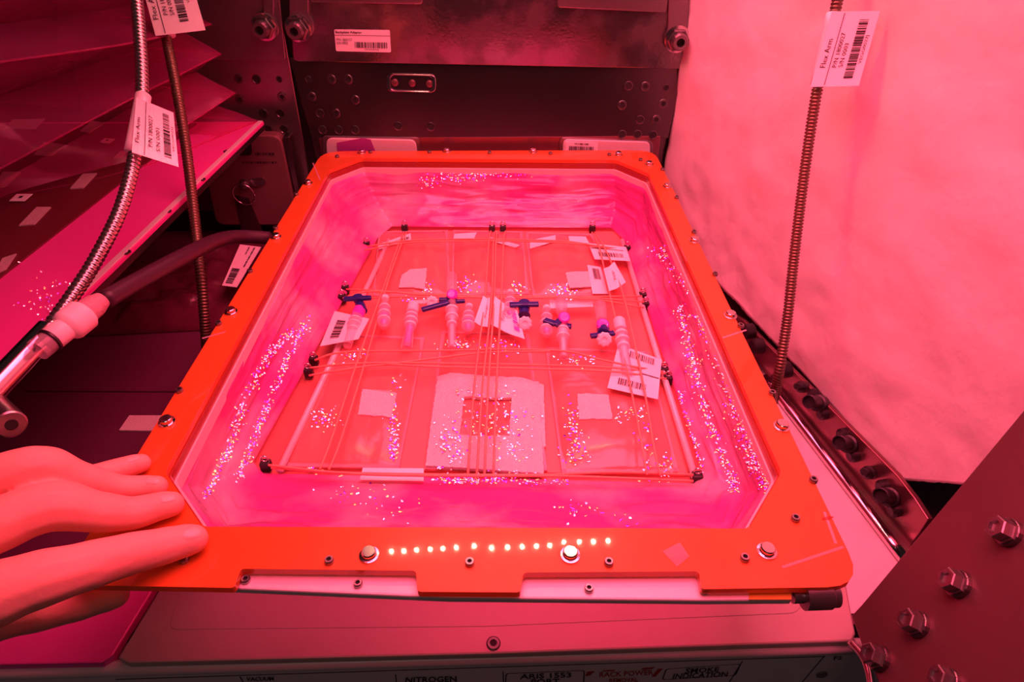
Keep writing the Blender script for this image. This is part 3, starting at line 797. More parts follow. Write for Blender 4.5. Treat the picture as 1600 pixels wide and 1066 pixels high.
def fuzzy(name, pix, dz, thick, m, parent, hole=None, seed=0):
    def rough(pts):
        out = []
        for i in range(len(pts)):
            a, b = pts[i], pts[(i+1) % len(pts)]; n = max(3, int((b-a).length/0.0025))
            for k in range(n):
                p = a.lerp(b, k/n); j = 0.0009
                out.append(p+V((noise.noise(p*900)*j, noise.noise(p*900+V((5, 5, 5)))*j, 0)))
        return out
    def flat(L):          # lay on the pouch: fit z as a gentle plane
        L = [drape(p, parent, dz) for p in L]
        zs = sorted(p.z for p in L); md = zs[int(len(zs)*0.7)]
        return [V((p.x, p.y, max(p.z, md-0.0025))) for p in L]
    return prism(name, flat(rough([zt(x, y, 0.010) for x, y in pix])), (0, 0, thick), m, parent, holes=[flat(rough([zt(x, y, 0.010) for x, y in hole]))] if hole else ())
P1 = pouch([(592, 364), (700, 362), (703, 463), (583, 465)], 'clear pillow in the far left corner of the tray', seed=1)
P2 = pouch([(708, 362), (816, 364), (826, 462), (706, 464)], 'clear pillow in the middle of the far row', seed=2)
P3 = pouch([(821, 365), (926, 368), (952, 464), (832, 465)], 'clear pillow in the far right corner of the tray', seed=3)
P4 = pouch([(532, 524), (664, 530), (624, 734), (441, 732)], 'clear pillow nearest the left rod at the front, with small white square', seed=4)
P5 = pouch([(690, 520), (826, 522), (855, 738), (664, 736)], 'clear pillow carrying the big white pad with square hole', puff=0.007, seed=5)
P6 = pouch([(852, 545), (1012, 552), (1060, 740), (878, 742)], 'clear pillow nearest the right rod at the front, with small white square', seed=6)
fuzzy('wick_pad', [(683, 584), (842, 592), (850, 735), (664, 722)], 0.0012, 0.0030, 'velcro', P5, hole=[(725, 621), (799, 623), (796, 682), (719, 680)])
fuzzy('wick_pad_edge', [(838, 590), (850, 594), (853, 690), (845, 690)], 0.0, 0.0020, 'velcro', P5)
fuzzy('hook_patch', [(567, 611), (620, 615), (611, 651), (559, 648)], 0.0002, 0.0014, 'velcro', P4)
fuzzy('hook_patch', [(902, 613), (951, 616), (957, 656), (905, 655)], 0.0002, 0.0014, 'velcro', P6)
fuzzy('hook_patch', [(640, 422), (667, 420), (663, 449), (645, 446), (622, 446), (628, 430)], 0.0002, 0.0012, 'velcro', P1)
fuzzy('hook_patch', [(884, 428), (920, 424), (926, 446), (890, 448)], 0.0002, 0.0012, 'velcro', P3)
def plabel(pix, parent, bars=None, dz=0.014, m='paper'):
    q = [drape(zt(x, y, 0.008), parent, 0.0006) for x, y in pix]
    lift = max(drape(bil(q, i/4, j/4), parent, 0.0006).z-bil(q, i/4, j/4).z for i in range(5) for j in range(5))
    q = [p+UP*max(0, lift) for p in q]
    o = sheet('paper_label', q, m, parent, 0.0003, 0.0)
    if bars: bars_on(q, *bars, o, 18, seed=int(pix[0][0]))
    return q, o
plabel([(591, 380), (642, 370), (643, 381), (592, 389)], P1, (0.32, 0.45, 0.95, 0.8), dz=0.012)
plabel([(710, 364), (745, 368), (741, 378), (708, 373)], P2, dz=0.011)
plabel([(766, 375), (812, 382), (806, 389), (768, 381)], P2, dz=0.012)
plabel([(828, 373), (868, 371), (868, 382), (828, 386)], P3, dz=0.011)
plabel([(888, 375), (915, 374), (920, 383), (890, 384)], P3, dz=0.011)
plabel([(917, 421), (938, 419), (950, 458), (926, 458)], P3, (0.3, 0.1, 0.8, 0.5), dz=0.0125)
# flakes that paint the glints on the pouches
def tray_glints(blobs, dz, par=None):
    out = []
    for x, y, sx, sy, n, wts in blobs:
        for _ in range(int(n*1.3)):
            p = zt(random.gauss(x, sx), random.gauss(y, sy), dz)
            if par is not None: p = drape(p, par, max(0.0006, dz-0.0118))
            out.append((p, V((random.gauss(0, .1), random.gauss(0, .1), 1)), random.uniform(0.0005, 0.0014), rcol(wts)))
    return out
A_ = (5, 2, 3); B_ = (3, 4, 2)
add_glints('glint_flakes', tray_glints([(730, 440, 7, 5, 26, B_), (810, 443, 6, 6, 22, A_)], 0.0118, P2), P2)
add_glints('glint_flakes', tray_glints([(880, 448, 14, 6, 55, A_)], 0.0118, P3), P3)
add_glints('glint_flakes', tray_glints([(668, 444, 6, 5, 20, A_), (637, 458, 6, 3, 14, B_)], 0.0118, P1), P1)
add_glints('glint_flakes', tray_glints([(612, 655, 5, 22, 55, A_), (612, 690, 4, 14, 30, B_), (505, 650, 14, 8, 40, A_), (548, 550, 14, 5, 30, A_), (485, 722, 6, 3, 10, A_), (622, 590, 8, 8, 8, A_)], 0.0125, P4), P4)
add_glints('glint_flakes', tray_glints([(760, 650, 26, 22, 70, A_), (705, 690, 14, 22, 60, (6, 3, 1)), (800, 700, 20, 22, 55, (6, 2, 2)), (760, 606, 22, 8, 34, (7, 1, 2)), (740, 735, 45, 4, 80, B_), (800, 640, 20, 14, 20, (7, 1, 1)), (715, 530, 14, 6, 40, A_), (780, 535, 18, 6, 40, B_)], 0.0160, P5), P5)
add_glints('glint_flakes', tray_glints([(896, 660, 8, 24, 55, B_), (900, 700, 12, 10, 26, A_), (985, 645, 16, 8, 30, A_), (1010, 690, 8, 26, 26, B_), (1042, 720, 6, 12, 26, A_), (905, 560, 20, 6, 30, A_)], 0.0125, P6), P6)

# ------------------------------------------------------------------ flag labels on the tubes and cords
def flag(name_label, pix, dz, curl=0.0, m='paper', tilt=0.0):
    q = [zt(x, y, d) for (x, y), d in zip(pix, dz)]
    return q, sheet('flag_label', q, m, None, 0.0003, curl, label=name_label, cat='label', group='paper flag labels on the tubing')
q, o = flag('sparkling barcode flag beside the leftmost blue handle', [(523, 486), (577, 498), (560, 530), (500, 541)], (0.020, 0.020, 0.018, 0.018), m='glitter_paper')
bars_on(q, 0.18, 0.25, 0.42, 0.85, o, 16, flow='v', seed=21)
q, o = flag('folded white flag left of the centre cords, beside the clear bulb', [(755, 462), (766, 465), (762, 511), (741, 503)], (0.028, 0.028, 0.026, 0.026), 0.002)
text_on(q, 'Purge', 0.62, 0.30, 0.86, 0.72, o, flow='v')
q, o = flag('wide white flag hanging right of the centre cords', [(773, 463), (808, 485), (820, 530), (767, 507)], (0.026, 0.026, 0.020, 0.022), 0.002)
text_on(q, 'Purge', 0.30, 0.35, 0.46, 0.7, o, flow='v'); bars_on(q, 0.72, 0.1, 0.9, 0.85, o, 14, flow='v', seed=22, m='magenta_plastic')
q, o = flag('small tilted white flag under the right cords near far right pillow', [(943, 420), (960, 409), (978, 441), (952, 455)], (0.024, 0.024, 0.022, 0.022), 0.002)
text_on(q, 'Purge', 0.45, 0.3, 0.65, 0.7, o, flow='v')
q, o = flag('barcode label crossed by cords in the far right tray corner', [(919, 380), (978, 386), (985, 408), (929, 405)], (0.016, 0.016, 0.016, 0.016))
bars_on(q, 0.18, 0.55, 0.85, 0.82, o, 20, seed=23); line_on(q, 0.05, 0.30, 0.9, 0.33, o)
q, o = flag('large double barcode label at the right rod', [(966, 538), (1034, 562), (1028, 624), (949, 606)], (0.018, 0.018, 0.016, 0.016), m='glitter_paper')
bars_on(q, 0.30, 0.06, 0.85, 0.22, o, 22, seed=24); bars_on(q, 0.18, 0.74, 0.75, 0.88, o, 22, seed=25); line_on(q, 0.62, 0.50, 0.98, 0.52, o)
q, o = flag('blank white strip lying under the front cord', [(567, 731), (662, 732), (662, 752), (562, 750)], (0.014, 0.014, 0.012, 0.012))
line_on(q, 0.03, 0.40, 0.97, 0.44, o, m='liner_white')
q, o = flag('long white strip under the cords beside the purple-capped stopcock', [(858, 469), (926, 472), (927, 479), (860, 482)], (0.014,)*4)
q, o = flag('short white strip behind the fluted cap', [(638, 470), (666, 468), (666, 474), (640, 474)], (0.014,)*4)

# ------------------------------------------------------------------ luer fittings, bulbs and stopcocks
def fit_axis(a, b, dz): return zt(*a, dz[0]), zt(*b, dz[1])
def rev(name, a, b, prof, m, parent, sides=16, star=0.0):
    """prof = (radius mm, fraction along a->b)"""
    d = b-a; L = d.length
    return lathe(name, [(r*0.001, f*L) for r, f in prof], a, d, m, parent, sides, star=star)
def rings(A, B, spec, parent):
    for r, f in spec: rev('ring', A, B, [(r-0.9, f-0.02), (r, f-0.016), (r, f+0.016), (r-0.9, f+0.02)], 'frosted', parent, 18)
def bulb(a, b, label, inner=True, long=False):
    A, B = fit_axis(a, b, (0.020, 0.022))
    root = empty('clear_bulb', (A+B)/2, label, 'fitting', 'clear bulb fittings between the pillow rows')
    rev('shell', A, B, [(3.0, 0), (3.2, 0.18), (5.6, 0.34), (6.9, 0.55), (6.9, 0.78), (5.5, 0.93), (2.0, 1.0)], 'clear_plastic', root)
    rev('valve_core', A, B, [(2.0, 0.45), (4.0, 0.55), (4.4, 0.70), (3.6, 0.84), (1.5, 0.9)], 'magenta_plastic', root)
    rev('neck_ring', A, B, [(3.4, 0.05), (4.2, 0.06), (4.2, 0.13), (3.4, 0.14)], 'frosted', root)
    rings(A, B, [(6.3, 0.40), (7.2, 0.60), (7.1, 0.78)], root)
    return root
bulb((602, 462), (599, 513), 'clear bulb fitting hanging below the left cords')
bulb((733, 476), (731, 519), 'clear bulb fitting beside the centre flag')
bulb((854, 478), (854, 526), 'clear bulb fitting left of the purple-capped stopcock')
bulb((797, 454), (797, 498), 'slim clear bulb fitting behind the right flag')
def luer(a, b, label, tail=None):
    A, B = fit_axis(a, b, (0.022, 0.016))
    root = empty('luer_connector', (A+B)/2, label, 'fitting', 'clear luer connectors on the tubing')
    rev('cap', A, B, [(5.4, 0.0), (6.4, 0.02), (6.4, 0.16), (5.2, 0.18)], 'frosted', root)
    rev('body', A, B, [(5.0, 0.16), (6.6, 0.26), (7.0, 0.40), (6.2, 0.52), (4.6, 0.62), (4.2, 1.0)], 'clear_plastic', root)
    rings(A, B, [(6.8, 0.27), (7.3, 0.38), (6.6, 0.49)], root)
    rev('thread', A, B, [(3.6, 0.2), (3.6, 0.9)], 'magenta_plastic' if tail is None else 'frosted', root, 10)
    for s in (-1, 1):
        sd = (B-A).cross(UP).normalized()*0.0045*s
        tube('tube_edge', [A.lerp(B, 0.6)+sd*0.9, B+sd*1.2], 0.0008, 'clear_plastic', root, 6)
    return root
luer((646, 477), (635, 545), 'clear bottle-shaped connector between left bulb and blue diagonal handle')
luer((967, 500), (982, 590), 'clear connector running onto the large barcode label', 1)
def handle(parent, a, b, dz, r=0.0030):
    A = zt(*a, dz); B = zt(*b, dz); d = (B-A).normalized(); s = d.cross(UP).normalized()*r
    o = prism('handle', [A+s, A-s, B-s, B+s], (0, 0, 0.0042), 'blue_plastic', parent, bevel=0.0012)
    return o
def cap(parent, x, y, dz, axis=(0, -0.75, 0.5), r=5.6):
    lathe('fluted_cap', [(r*.00086, 0), (r*.001, 0.001), (r*.001, 0.007), (r*.0008, 0.0082), (r*.0004, 0.0084), (r*.00035, 0.0070)], zt(x, y, dz), axis, 'frosted', parent, 18, smooth=False, star=0.07)
def disc(parent, x, y, dz, r=5.2, m='magenta_plastic'):
    lathe('valve_disc', [(r*.001, 0), (r*.001, 0.005), (r*.0008, 0.006), (r*.0005, 0.0055)], zt(x, y, dz), (0, -0.45, 0.9), m, parent, 18)
# leftmost stopcock
s1 = empty('stopcock', zt(560, 500), 'blue-handled stopcock lying on the sparkling barcode flag', 'valve', 'blue-handled stopcocks in the tray')
handle(s1, (537, 470), (581, 468), 0.026); lathe('handle_hub', [(0.0052, 0), (0.0052, 0.006), (0.0025, 0.0065)], zt(560, 470, 0.024), (0, 0, 1), 'blue_plastic', s1, 16)
rev('stem', zt(561, 472, 0.022), zt(567, 487, 0.020), [(4.5, 0), (5.4, 0.4), (5.0, 1)], 'blue_plastic', s1)
rev('collar', zt(562, 484, 0.020), zt(558, 496, 0.020), [(6.4, 0), (7.0, 0.2), (6.6, 1)], 'magenta_plastic', s1)
rev('body', zt(558, 494, 0.020), zt(543, 540, 0.016), [(6.6, 0), (7.2, 0.2), (6.6, 0.4), (5.2, 0.6), (4.6, 1)], 'clear_plastic', s1)
rings(zt(558, 494, 0.020), zt(543, 540, 0.016), [(7.3, 0.16), (7.4, 0.30), (6.2, 0.46)], s1)
# tall centre-left stopcock with diagonal handle and fluted cap
s2 = empty('stopcock', zt(700, 490), 'tall stopcock with diagonal blue handle and fluted cap at its left', 'valve', 'blue-handled stopcocks in the tray')
rev('top_tube', zt(706, 430, 0.024), zt(706, 456, 0.024), [(5.6, 0), (6.2, 0.08), (6.0, 0.9), (4.5, 1)], 'clear_plastic', s2, 16, 0.04)
disc(s2, 707, 463, 0.026, 6.0)
rev('collar', zt(706, 460, 0.022), zt(705, 474, 0.022), [(4.5, 0), (6.6, 0.5), (6.6, 0.8), (5, 1)], 'blue_plastic', s2)
handle(s2, (659, 487), (702, 475), 0.024); handle(s2, (712, 474), (727, 473), 0.022, 0.0022); handle(s2, (686, 471), (700, 471), 0.022, 0.0026)
cap(s2, 676, 472, 0.022, r=6.6)
rev('body', zt(706, 472, 0.022), zt(706, 545, 0.014), [(5.6, 0), (5.8, 0.12), (6.8, 0.16), (6.8, 0.36), (5.4, 0.42), (4.6, 0.55), (4.4, 1)], 'clear_plastic', s2)
rev('thread', zt(706, 480, 0.022), zt(706, 540, 0.014), [(3, 0), (4.6, 0.12), (4.6, 0.3), (2.4, 0.35), (2.2, 1)], 'frosted', s2, 10)
rings(zt(706, 472, 0.022), zt(706, 545, 0.014), [(7.1, 0.18), (7.1, 0.35), (5.6, 0.5)], s2)
# right of the flag
s3 = empty('stopcock', zt(820, 490), 'stopcock with straight blue bar handle above a fluted cap, right of centre', 'valve', 'blue-handled stopcocks in the tray')
handle(s3, (796, 479), (842, 478), 0.028, 0.0034); lathe('handle_hub', [(0.006, 0), (0.006, 0.006), (0.003, 0.0066)], zt(819, 479, 0.026), (0, 0, 1), 'blue_plastic', s3, 16)
rev('stem', zt(819, 482, 0.024), zt(819, 494, 0.022), [(6.4, 0), (5.6, 0.5), (6.8, 1)], 'blue_plastic', s3)
cap(s3, 820, 505, 0.022, r=7.2)
# purple-capped one
s4 = empty('stopcock', zt(880, 510), 'purple-capped stopcock with crossed blue handle above a clear tube', 'valve', 'blue-handled stopcocks in the tray')
rev('top_tube', zt(877, 468, 0.022), zt(877, 490, 0.022), [(5.8, 0), (6.6, 0.1), (6.6, 0.7), (4.5, 1)], 'clear_plastic', s4, 16, 0.04)
disc(s4, 881, 499, 0.028, 6.0)
handle(s4, (850, 503), (868, 509), 0.026, 0.0036); handle(s4, (866, 511), (880, 499), 0.026, 0.0034); handle(s4, (882, 512), (893, 513), 0.022, 0.0034)
rev('body', zt(879, 506, 0.022), zt(881, 560, 0.014), [(6.0, 0), (7.0, 0.15), (7.0, 0.42), (5.0, 0.5), (4.4, 1)], 'clear_plastic', s4)
rev('thread', zt(879, 510, 0.022), zt(881, 556, 0.014), [(4.8, 0), (5, 0.3), (2.5, 0.35), (2.3, 1)], 'frosted', s4, 10)
rings(zt(879, 506, 0.022), zt(881, 560, 0.014), [(7.3, 0.2), (7.3, 0.40)], s4)
# right one
s5 = empty('stopcock', zt(940, 505), 'stopcock with pink disc and blue bar under the right cords', 'valve', 'blue-handled stopcocks in the tray')
rev('top_tube', zt(938, 474, 0.022), zt(940, 502, 0.022), [(4.8, 0), (6.6, 0.15), (6.6, 0.5), (6.0, 1)], 'clear_plastic', s5)
disc(s5, 941, 510, 0.024, 6.6)
rev('collar', zt(942, 508, 0.022), zt(943, 522, 0.022), [(6.4, 0), (7.0, 0.4), (6.6, 1)], 'blue_plastic', s5)
handle(s5, (922, 528), (960, 523), 0.020, 0.0030); cap(s5, 943, 530, 0.022, r=7.2)

# ------------------------------------------------------------------ left unit: plate and folded clear bellows
zp = 0.045
def pz(px, py, dz=0): return onz(px, py, zp+dz)
lp = empty('base_plate', pz(250, 350), 'pink-lit base plate with rim screws under the folded clear bellows', 'plate')
c0 = pz(412, 190); c1 = pz(-40, 628)
far_l = V((-0.93, c0.y, zp)); near_l = V((-0.93, c1.y, zp))
prism('plate', [c0, c1, near_l, far_l], (0, 0, -0.004), 'left_plate', lp, bevel=0.0006)
dirn = (c1-c0).normalized(); inn = V((-1, 0, 0))
prism('edge_strip', [c0+V((0, 0, -0.0042)), c1+V((0, 0, -0.0042)), c1+inn*0.02+V((0, 0, -0.0042)), c0+inn*0.02+V((0, 0, -0.0042))], (0, 0, -0.006), 'steel_dark', lp)
prism('rim_strip', [c0+inn*0.001+UP*0.0001, c1+inn*0.001+UP*0.0001, c1+inn*0.007+UP*0.0001, c0+inn*0.007+UP*0.0001], (0, 0, 0.0012), 'aluminium', lp, bevel=0.0004)
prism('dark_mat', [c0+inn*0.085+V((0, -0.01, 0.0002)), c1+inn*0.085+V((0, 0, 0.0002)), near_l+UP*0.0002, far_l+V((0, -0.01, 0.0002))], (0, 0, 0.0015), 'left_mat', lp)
for x, y in ((355, 237), (315, 281), (261, 331), (197, 395), (120, 478)):
    inst('flush_screw', SCREW, frame_m(pz(x, y), (0, 0, 1), s=0.7), lp)
for i, pix in enumerate(([(8, 202), (20, 188), (70, 187), (55, 202)], [(53, 243), (70, 223), (105, 228), (81, 244)], [(125, 206), (145, 190), (163, 193), (140, 208)], [(-10, 295), (5, 270), (33, 270), (10, 292)], [(110, 296), (130, 273), (152, 272), (130, 295)], [(30, 354), (58, 325), (80, 325), (54, 352)], [(-10, 430), (5, 405), (26, 398), (10, 422)], [(178, 248), (188, 238), (200, 236), (190, 248)])):
    prism('hook_patch', [pz(x, y, 0.0018) for x, y in pix], (0, 0, 0.0012), 'velcro_left', lp)
for pix in ([(14, 314), (26, 303), (51, 303), (38, 314)], [(155, 222), (164, 216), (180, 217), (170, 224)]):
    qx = [pz(x, y, 0.0036) for x, y in (pix[1], pix[2], pix[3], pix[0])]
    o = prism('white_tag', qx, (0, 0, -0.0006), 'paper', lp); line_on(qx, 0.4, 0.35, 0.62, 0.62, o, name='printed_mark')
bl = empty('folded_bellows', pz(200, 300), 'transparent accordion bellows folded in a fan above the left plate', 'bellows')
YFAR = c0.y
def yf_(px, py, y): return ony(px, py, y)
RID = [  # (far corner px), (mid px), (near px) per ridge/valley, alternating
    ((404, 188), (200, 390), (-60, 640), 0),
    ((336, 164), (120, 380), (-110, 560), 1),
    ((368, 145), (130, 302), (-60, 445), 0),
    ((306, 112), (60, 250), (-110, 345), 1),
    ((346, 84), (187, 164), (-60, 296), 0),
    ((288, 50), (60, 130), (-110, 190), 1),
    ((331, 38), (200, 68), (-60, 105), 0),
    ((262, 2), (60, 30), (-110, 50), 1),
    ((316, -12), (150, -20), (-60, -25), 0)]
lv = []
for i, (f_, m_, n_, val) in enumerate(RID):
    A = yf_(*f_, YFAR-0.004*i); Mm = yf_(*m_, YFAR*0.78); B = yf_(*n_, YFAR*0.66)
    if i == 0: A.z = Mm.z = B.z = zp+0.001
    side = spline([A, Mm, B], 10)
    lft = A+V((-0.40, 0.0, 0.03))
    farl = [lft.lerp(A, t/6) for t in range(6)]
    lv.append(farl+side)
for i in range(len(lv)-1):
    a, b = lv[i], lv[i+1]; n = len(a); vs_ = []; fs = []
    for s in range(5):
        t = s/4
        for k in range(n):
            p = a[k].lerp(b[k], t); vs_.append(p+V((0.0015*noise.noise(p*40), 0, 0.0025*noise.noise(p*35+V((3, 1, i)))*math.sin(math.pi*t))))
    for s in range(4):
        for k in range(n-1): fs.append((s*n+k, s*n+k+1, (s+1)*n+k+1, (s+1)*n+k))
    obj('pleat', (vs_, fs), 'bellows_clear', bl, smooth=True)
for i in range(0, len(lv), 2):
    tube('fold_edge', lv[i][4:], 0.0011, 'bellows_clear', bl, 6, 1)
add_glints('glint_flakes', [(pz(random.gauss(75, 22), random.gauss(470, 22), 0.004), UP, random.uniform(.0005, .001), rcol((5, 2, 2))) for _ in range(60)], bl)  # more painted glints, scattered over the left plate

# ------------------------------------------------------------------ flexible metal arms
def fdep(px, py): return (H-ZR-0.002)/-ray(px, py).z
def hose(name, pix, r, m, label, pitch=0.0042, sides=14):
    path = spline([at(*p) for p in pix], 24)
    # resample evenly
    L = [0]
    for a, b in zip(path, path[1:]): L.append(L[-1]+(b-a).length)
    n = int(L[-1]/(pitch/4)); out = []; rr = []; j = 0
    for i in range(n+1):
        s = L[-1]*i/n
        while j < len(L)-2 and L[j+1] < s: j += 1
        t = (s-L[j])/max(1e-9, L[j+1]-L[j]); out.append(path[j].lerp(path[j+1], t))
        rr.append(r*(1.0, 0.96, 0.70, 0.96)[i % 4])
    root = empty(name, out[-1], label, 'flexible arm', 'flexible metal arms')
    obj('hose', tube_data(out, rr, sides), m, root, smooth=True)
    return root, out
armA, pa = hose('flex_arm', [(160, -320, .61), (190, -160, .61), (208, -40, .60), (217, 40, .585), (222, 140, .565), (212, 235, .545), (189, 325, .52), (150, 405, .495), (115, 460, .475), (78, 512, .455)], 0.0056, 'steel_hose', 'bright ribbed metal arm running down to the steel tube at left')
armB, pb_ = hose('flex_arm', [(196, -300, .67), (222, -150, .67), (240, -40, .67), (258, 50, .67), (276, 140, .665), (292, 240, .66), (305, 350, .65), (315, 440, .635), (323, 540, .66), (325, 572, fdep(325, 572))], 0.0054, 'bronze_hose', 'dark braided metal arm beside the left edge of the amber frame', pitch=0.0031)
armC, pc = hose('flex_arm', [(1344, -330, .47), (1332, -160, .49), (1316, -40, .505), (1300, 40, .515), (1277, 140, .53), (1257, 270, .55), (1241, 400, .565), (1230, 500, .57), (1214, 600, .585), (1205, 640, fdep(1205, 640))], 0.0046, 'bronze_hose', 'dark braided metal arm hanging in front of the pale foam', pitch=0.0028)
def arm_flag(parent, wrap, quad, texts, depth, m, curl=0.0, mirror=False):
    # sleeve round the hose
    a, b, r = wrap
    tube('label_sleeve', [at(*a), (at(*a)+at(*b))/2, at(*b)], r, m, parent, 16, 3)
    q = [at(x, y, d) for (x, y), d in zip(quad, depth)]
    return q, sheet('label_flag', q, m, parent, 0.0004, curl)
# quads listed so that u runs across the flag and text reads upwards along v
q, o = arm_flag(armA, ((224, 150, .560), (207, 237, .540), 0.0064), [(213, 152), (271, 176), (279, 261), (206, 238)], None, (.546, .552, .543, .528), 'glitter_paper', 0.0)
text_on(q, 'Flex Arm', 0.05, 0.35, 0.14, 0.80, o, flow='v'); line_on(q, 0.26, 0.02, 0.275, 0.98, o)
text_on(q, 'P/N 1800027', 0.34, 0.24, 0.44, 0.80, o, flow='v'); text_on(q, 'S/N 0001', 0.52, 0.42, 0.61, 0.84, o, flow='v')
bars_on(q, 0.70, 0.10, 0.86, 0.90, o, 26, flow='v', seed=31); text_on(q, 'VEGG0025J', 0.90, 0.30, 0.96, 0.75, o, flow='v')
q, o = arm_flag(armB, ((256, 0, .668), (263, 55, .667), 0.0070), [(220, -30), (296, -40), (321, 47), (243, 56)], None, (.655, .66, .655, .652), 'paper')
text_on(q, 'Flex Arm', 0.05, 0.15, 0.15, 0.72, o, flow='v'); line_on(q, 0.20, 0.02, 0.215, 0.98, o)
text_on(q, 'P/N 1800027', 0.27, 0.10, 0.36, 0.66, o, flow='v'); text_on(q, 'S/N 0002', 0.40, 0.30, 0.49, 0.68, o, flow='v')
bars_on(q, 0.55, 0.05, 0.73, 0.82, o, 26, flow='v', seed=32); text_on(q, 'VEGG0026J', 0.80, 0.1, 0.87, 0.5, o, flow='v')
q, o = arm_flag(armC, ((1304, 20, .513), (1278, 132, .529), 0.0060), [(1300, 18), (1375, 17), (1342, 134), (1266, 136)], None, (.506, .500, .512, .522), 'paper')
text_on(q, 'Flex Arm', 0.08, 0.36, 0.19, 0.74, o, flow='v'); line_on(q, 0.27, 0.02, 0.285, 0.98, o)
text_on(q, 'P/N 1800027', 0.33, 0.28, 0.42, 0.74, o, flow='v'); text_on(q, 'S/N 0003', 0.46, 0.42, 0.55, 0.74, o, flow='v')
bars_on(q, 0.63, 0.11, 0.82, 0.90, o, 30, flow='v', seed=33); text_on(q, 'VEGG0027J', 0.85, 0.32, 0.93, 0.70, o, flow='v')

# ------------------------------------------------------------------ steel tube, nylon connector, black hose, bag at left
st_ = empty('steel_tube', at(30, 580, .42), 'polished steel tube leaving the picture at left, fed by the ribbed arm', 'tube')
rev('tube', at(80, 512, .455), at(-60, 660, .40), [(7.0, 0), (8.6, 0.02), (8.6, 1)], 'chrome', st_, 24)
nc = empty('nylon_connector', at(110, 510, .45), 'white nylon hose connector with black ring over the left plate edge', 'fitting')
nA = at(160, 468, .470); nB = at(58, 548, .430)
rev('hairy_tape', nA, nB, [(6.0, 0.0), (8.2, 0.12), (9.0, 0.35)], 'tape_hairy', nc, 18)
rev('cuff', nA, nB, [(10.0, 0.28), (11.6, 0.31), (11.6, 0.52), (10.8, 0.56), (8.5, 0.60)], 'nylon', nc, 24)
rev('body', nA, nB, [(8.4, 0.58), (8.4, 0.78), (8.0, 0.79)], 'nylon', nc, 24)
rev('o_ring', nA, nB, [(8.3, 0.79), (9.0, 0.80), (9.0, 0.825), (8.3, 0.835)], 'black_plastic', nc, 24)
rev('insert', nA, nB, [(7.8, 0.83), (7.8, 1.0)], 'clear_plastic', nc, 20)
tube('black_hose', [at(162, 470, .472), at(220, 437, .51), at(285, 402, .56), at(335, 378, .62), at(372, 370, .67), at(420, 372, .70)], 0.0072, 'rubber', None, 12, 8,
     label='black rubber hose running from the nylon connector toward the locker', cat='hose')
cyl = empty('socket_cylinder', at(14, 662, .40), 'short machined cylinder with a round socket, below the steel tube', 'cylinder')
ca = at(18, 664, .385)
lathe('barrel', [(0.0085, -0.05), (0.0085, -0.001), (0.0075, 0), (0.0035, 0), (0.0033, -0.004)], ca, (0.75, -0.62, 0.22), 'steel', cyl, 24)
lathe('socket', [(0.0034, 0), (0.0030, 0.0002)], ca, (0.75, -0.62, 0.22), 'hole_black', cyl, 16)
# crinkled bag on the shelf
def bag():
    pts = [(150, 528), (60, 500), (150, 430), (240, 398), (330, 372), (405, 376), (420, 430), (345, 500)]
    q = [onz(x, y, ZR+0.001) for x, y in ((120, 440), (418, 372), (345, 515), (60, 530))]
    n = 40; vs_ = []; fs = []
    for s in (1, 0):
        for j in range(n+1):
            for i in range(n+1):
                u = i/n; v = j/n; p = bil(q, u, v); e = min(1, min(u, 1-u)*5)*min(1, min(v, 1-v)*5)
                vs_.append(p+V((0, 0, s*(0.001+e**0.6*(0.020+0.010*noise.noise(p*22)+0.006*noise.noise(p*60)+0.004*abs(noise.noise(p*130)))))))
    W = n+1; K = W*W
    for j in range(n):
        for i in range(n):
            a = j*W+i; fs.append((a, a+W, a+W+1, a+1)); fs.append((K+a, K+a+1, K+a+W+1, K+a+W))
    bd = [i for i in range(n)] + [j*W+n for j in range(n)] + [n*W+i for i in range(n, 0, -1)] + [j*W for j in range(n, 0, -1)]
    for i in range(len(bd)):
        a, b = bd[i], bd[(i+1) % len(bd)]; fs.append((a, b, K+b, K+a))
    return vs_, fs
bg_ = empty('clear_bag', onz(260, 450, ZR), 'crinkled clear plastic bag lying on the shelf beside the dark arm', 'bag')
obj('bag_film', bag(), 'bag', bg_, smooth=True)
q = [onz(375, 382, -0.11), onz(408, 386, -0.11), onz(370, 449, -0.11), onz(347, 446, -0.11)]
o = sheet('bag_label', q, 'paper', bg_, 0.0004)
bars_on(q, 0.15, 0.60, 0.60, 0.95, o, 16, flow='v', seed=41); bars_on(q, 0.70, 0.05, 0.78, 0.55, o, 20, flow='v', seed=42, name='fine_print'); bars_on(q, 0.45, 0.05, 0.52, 0.25, o, 8, flow='v', seed=43, name='fine_print')
# hook patch on the shelf and a seam
fz = [onz(x, y, ZR+0.0003) for x, y in ((187, 674), (203, 651), (300, 651), (300, 676))]
prism('hook_patch', fz, (0, 0, 0.0018), 'velcro', fl)
A = onz(40, 611, ZR+0.0002); B = onz(290, 612, ZR+0.0002)
prism('seam', [A, B, B+V((0, -0.0015, 0)), A+V((0, -0.0015, 0))], (0, 0, 0.0003), 'hole_black', fl)
# pale strip of shelf between frame and rail
prism('shelf_strip', [onz(x, y, ZR+0.0004) for x, y in ((1180, 560), (1212, 612), (1405, 872), (1395, 960), (1300, 960), (1150, 640))], (0, 0, 0.0012), 'rack_front', fl)

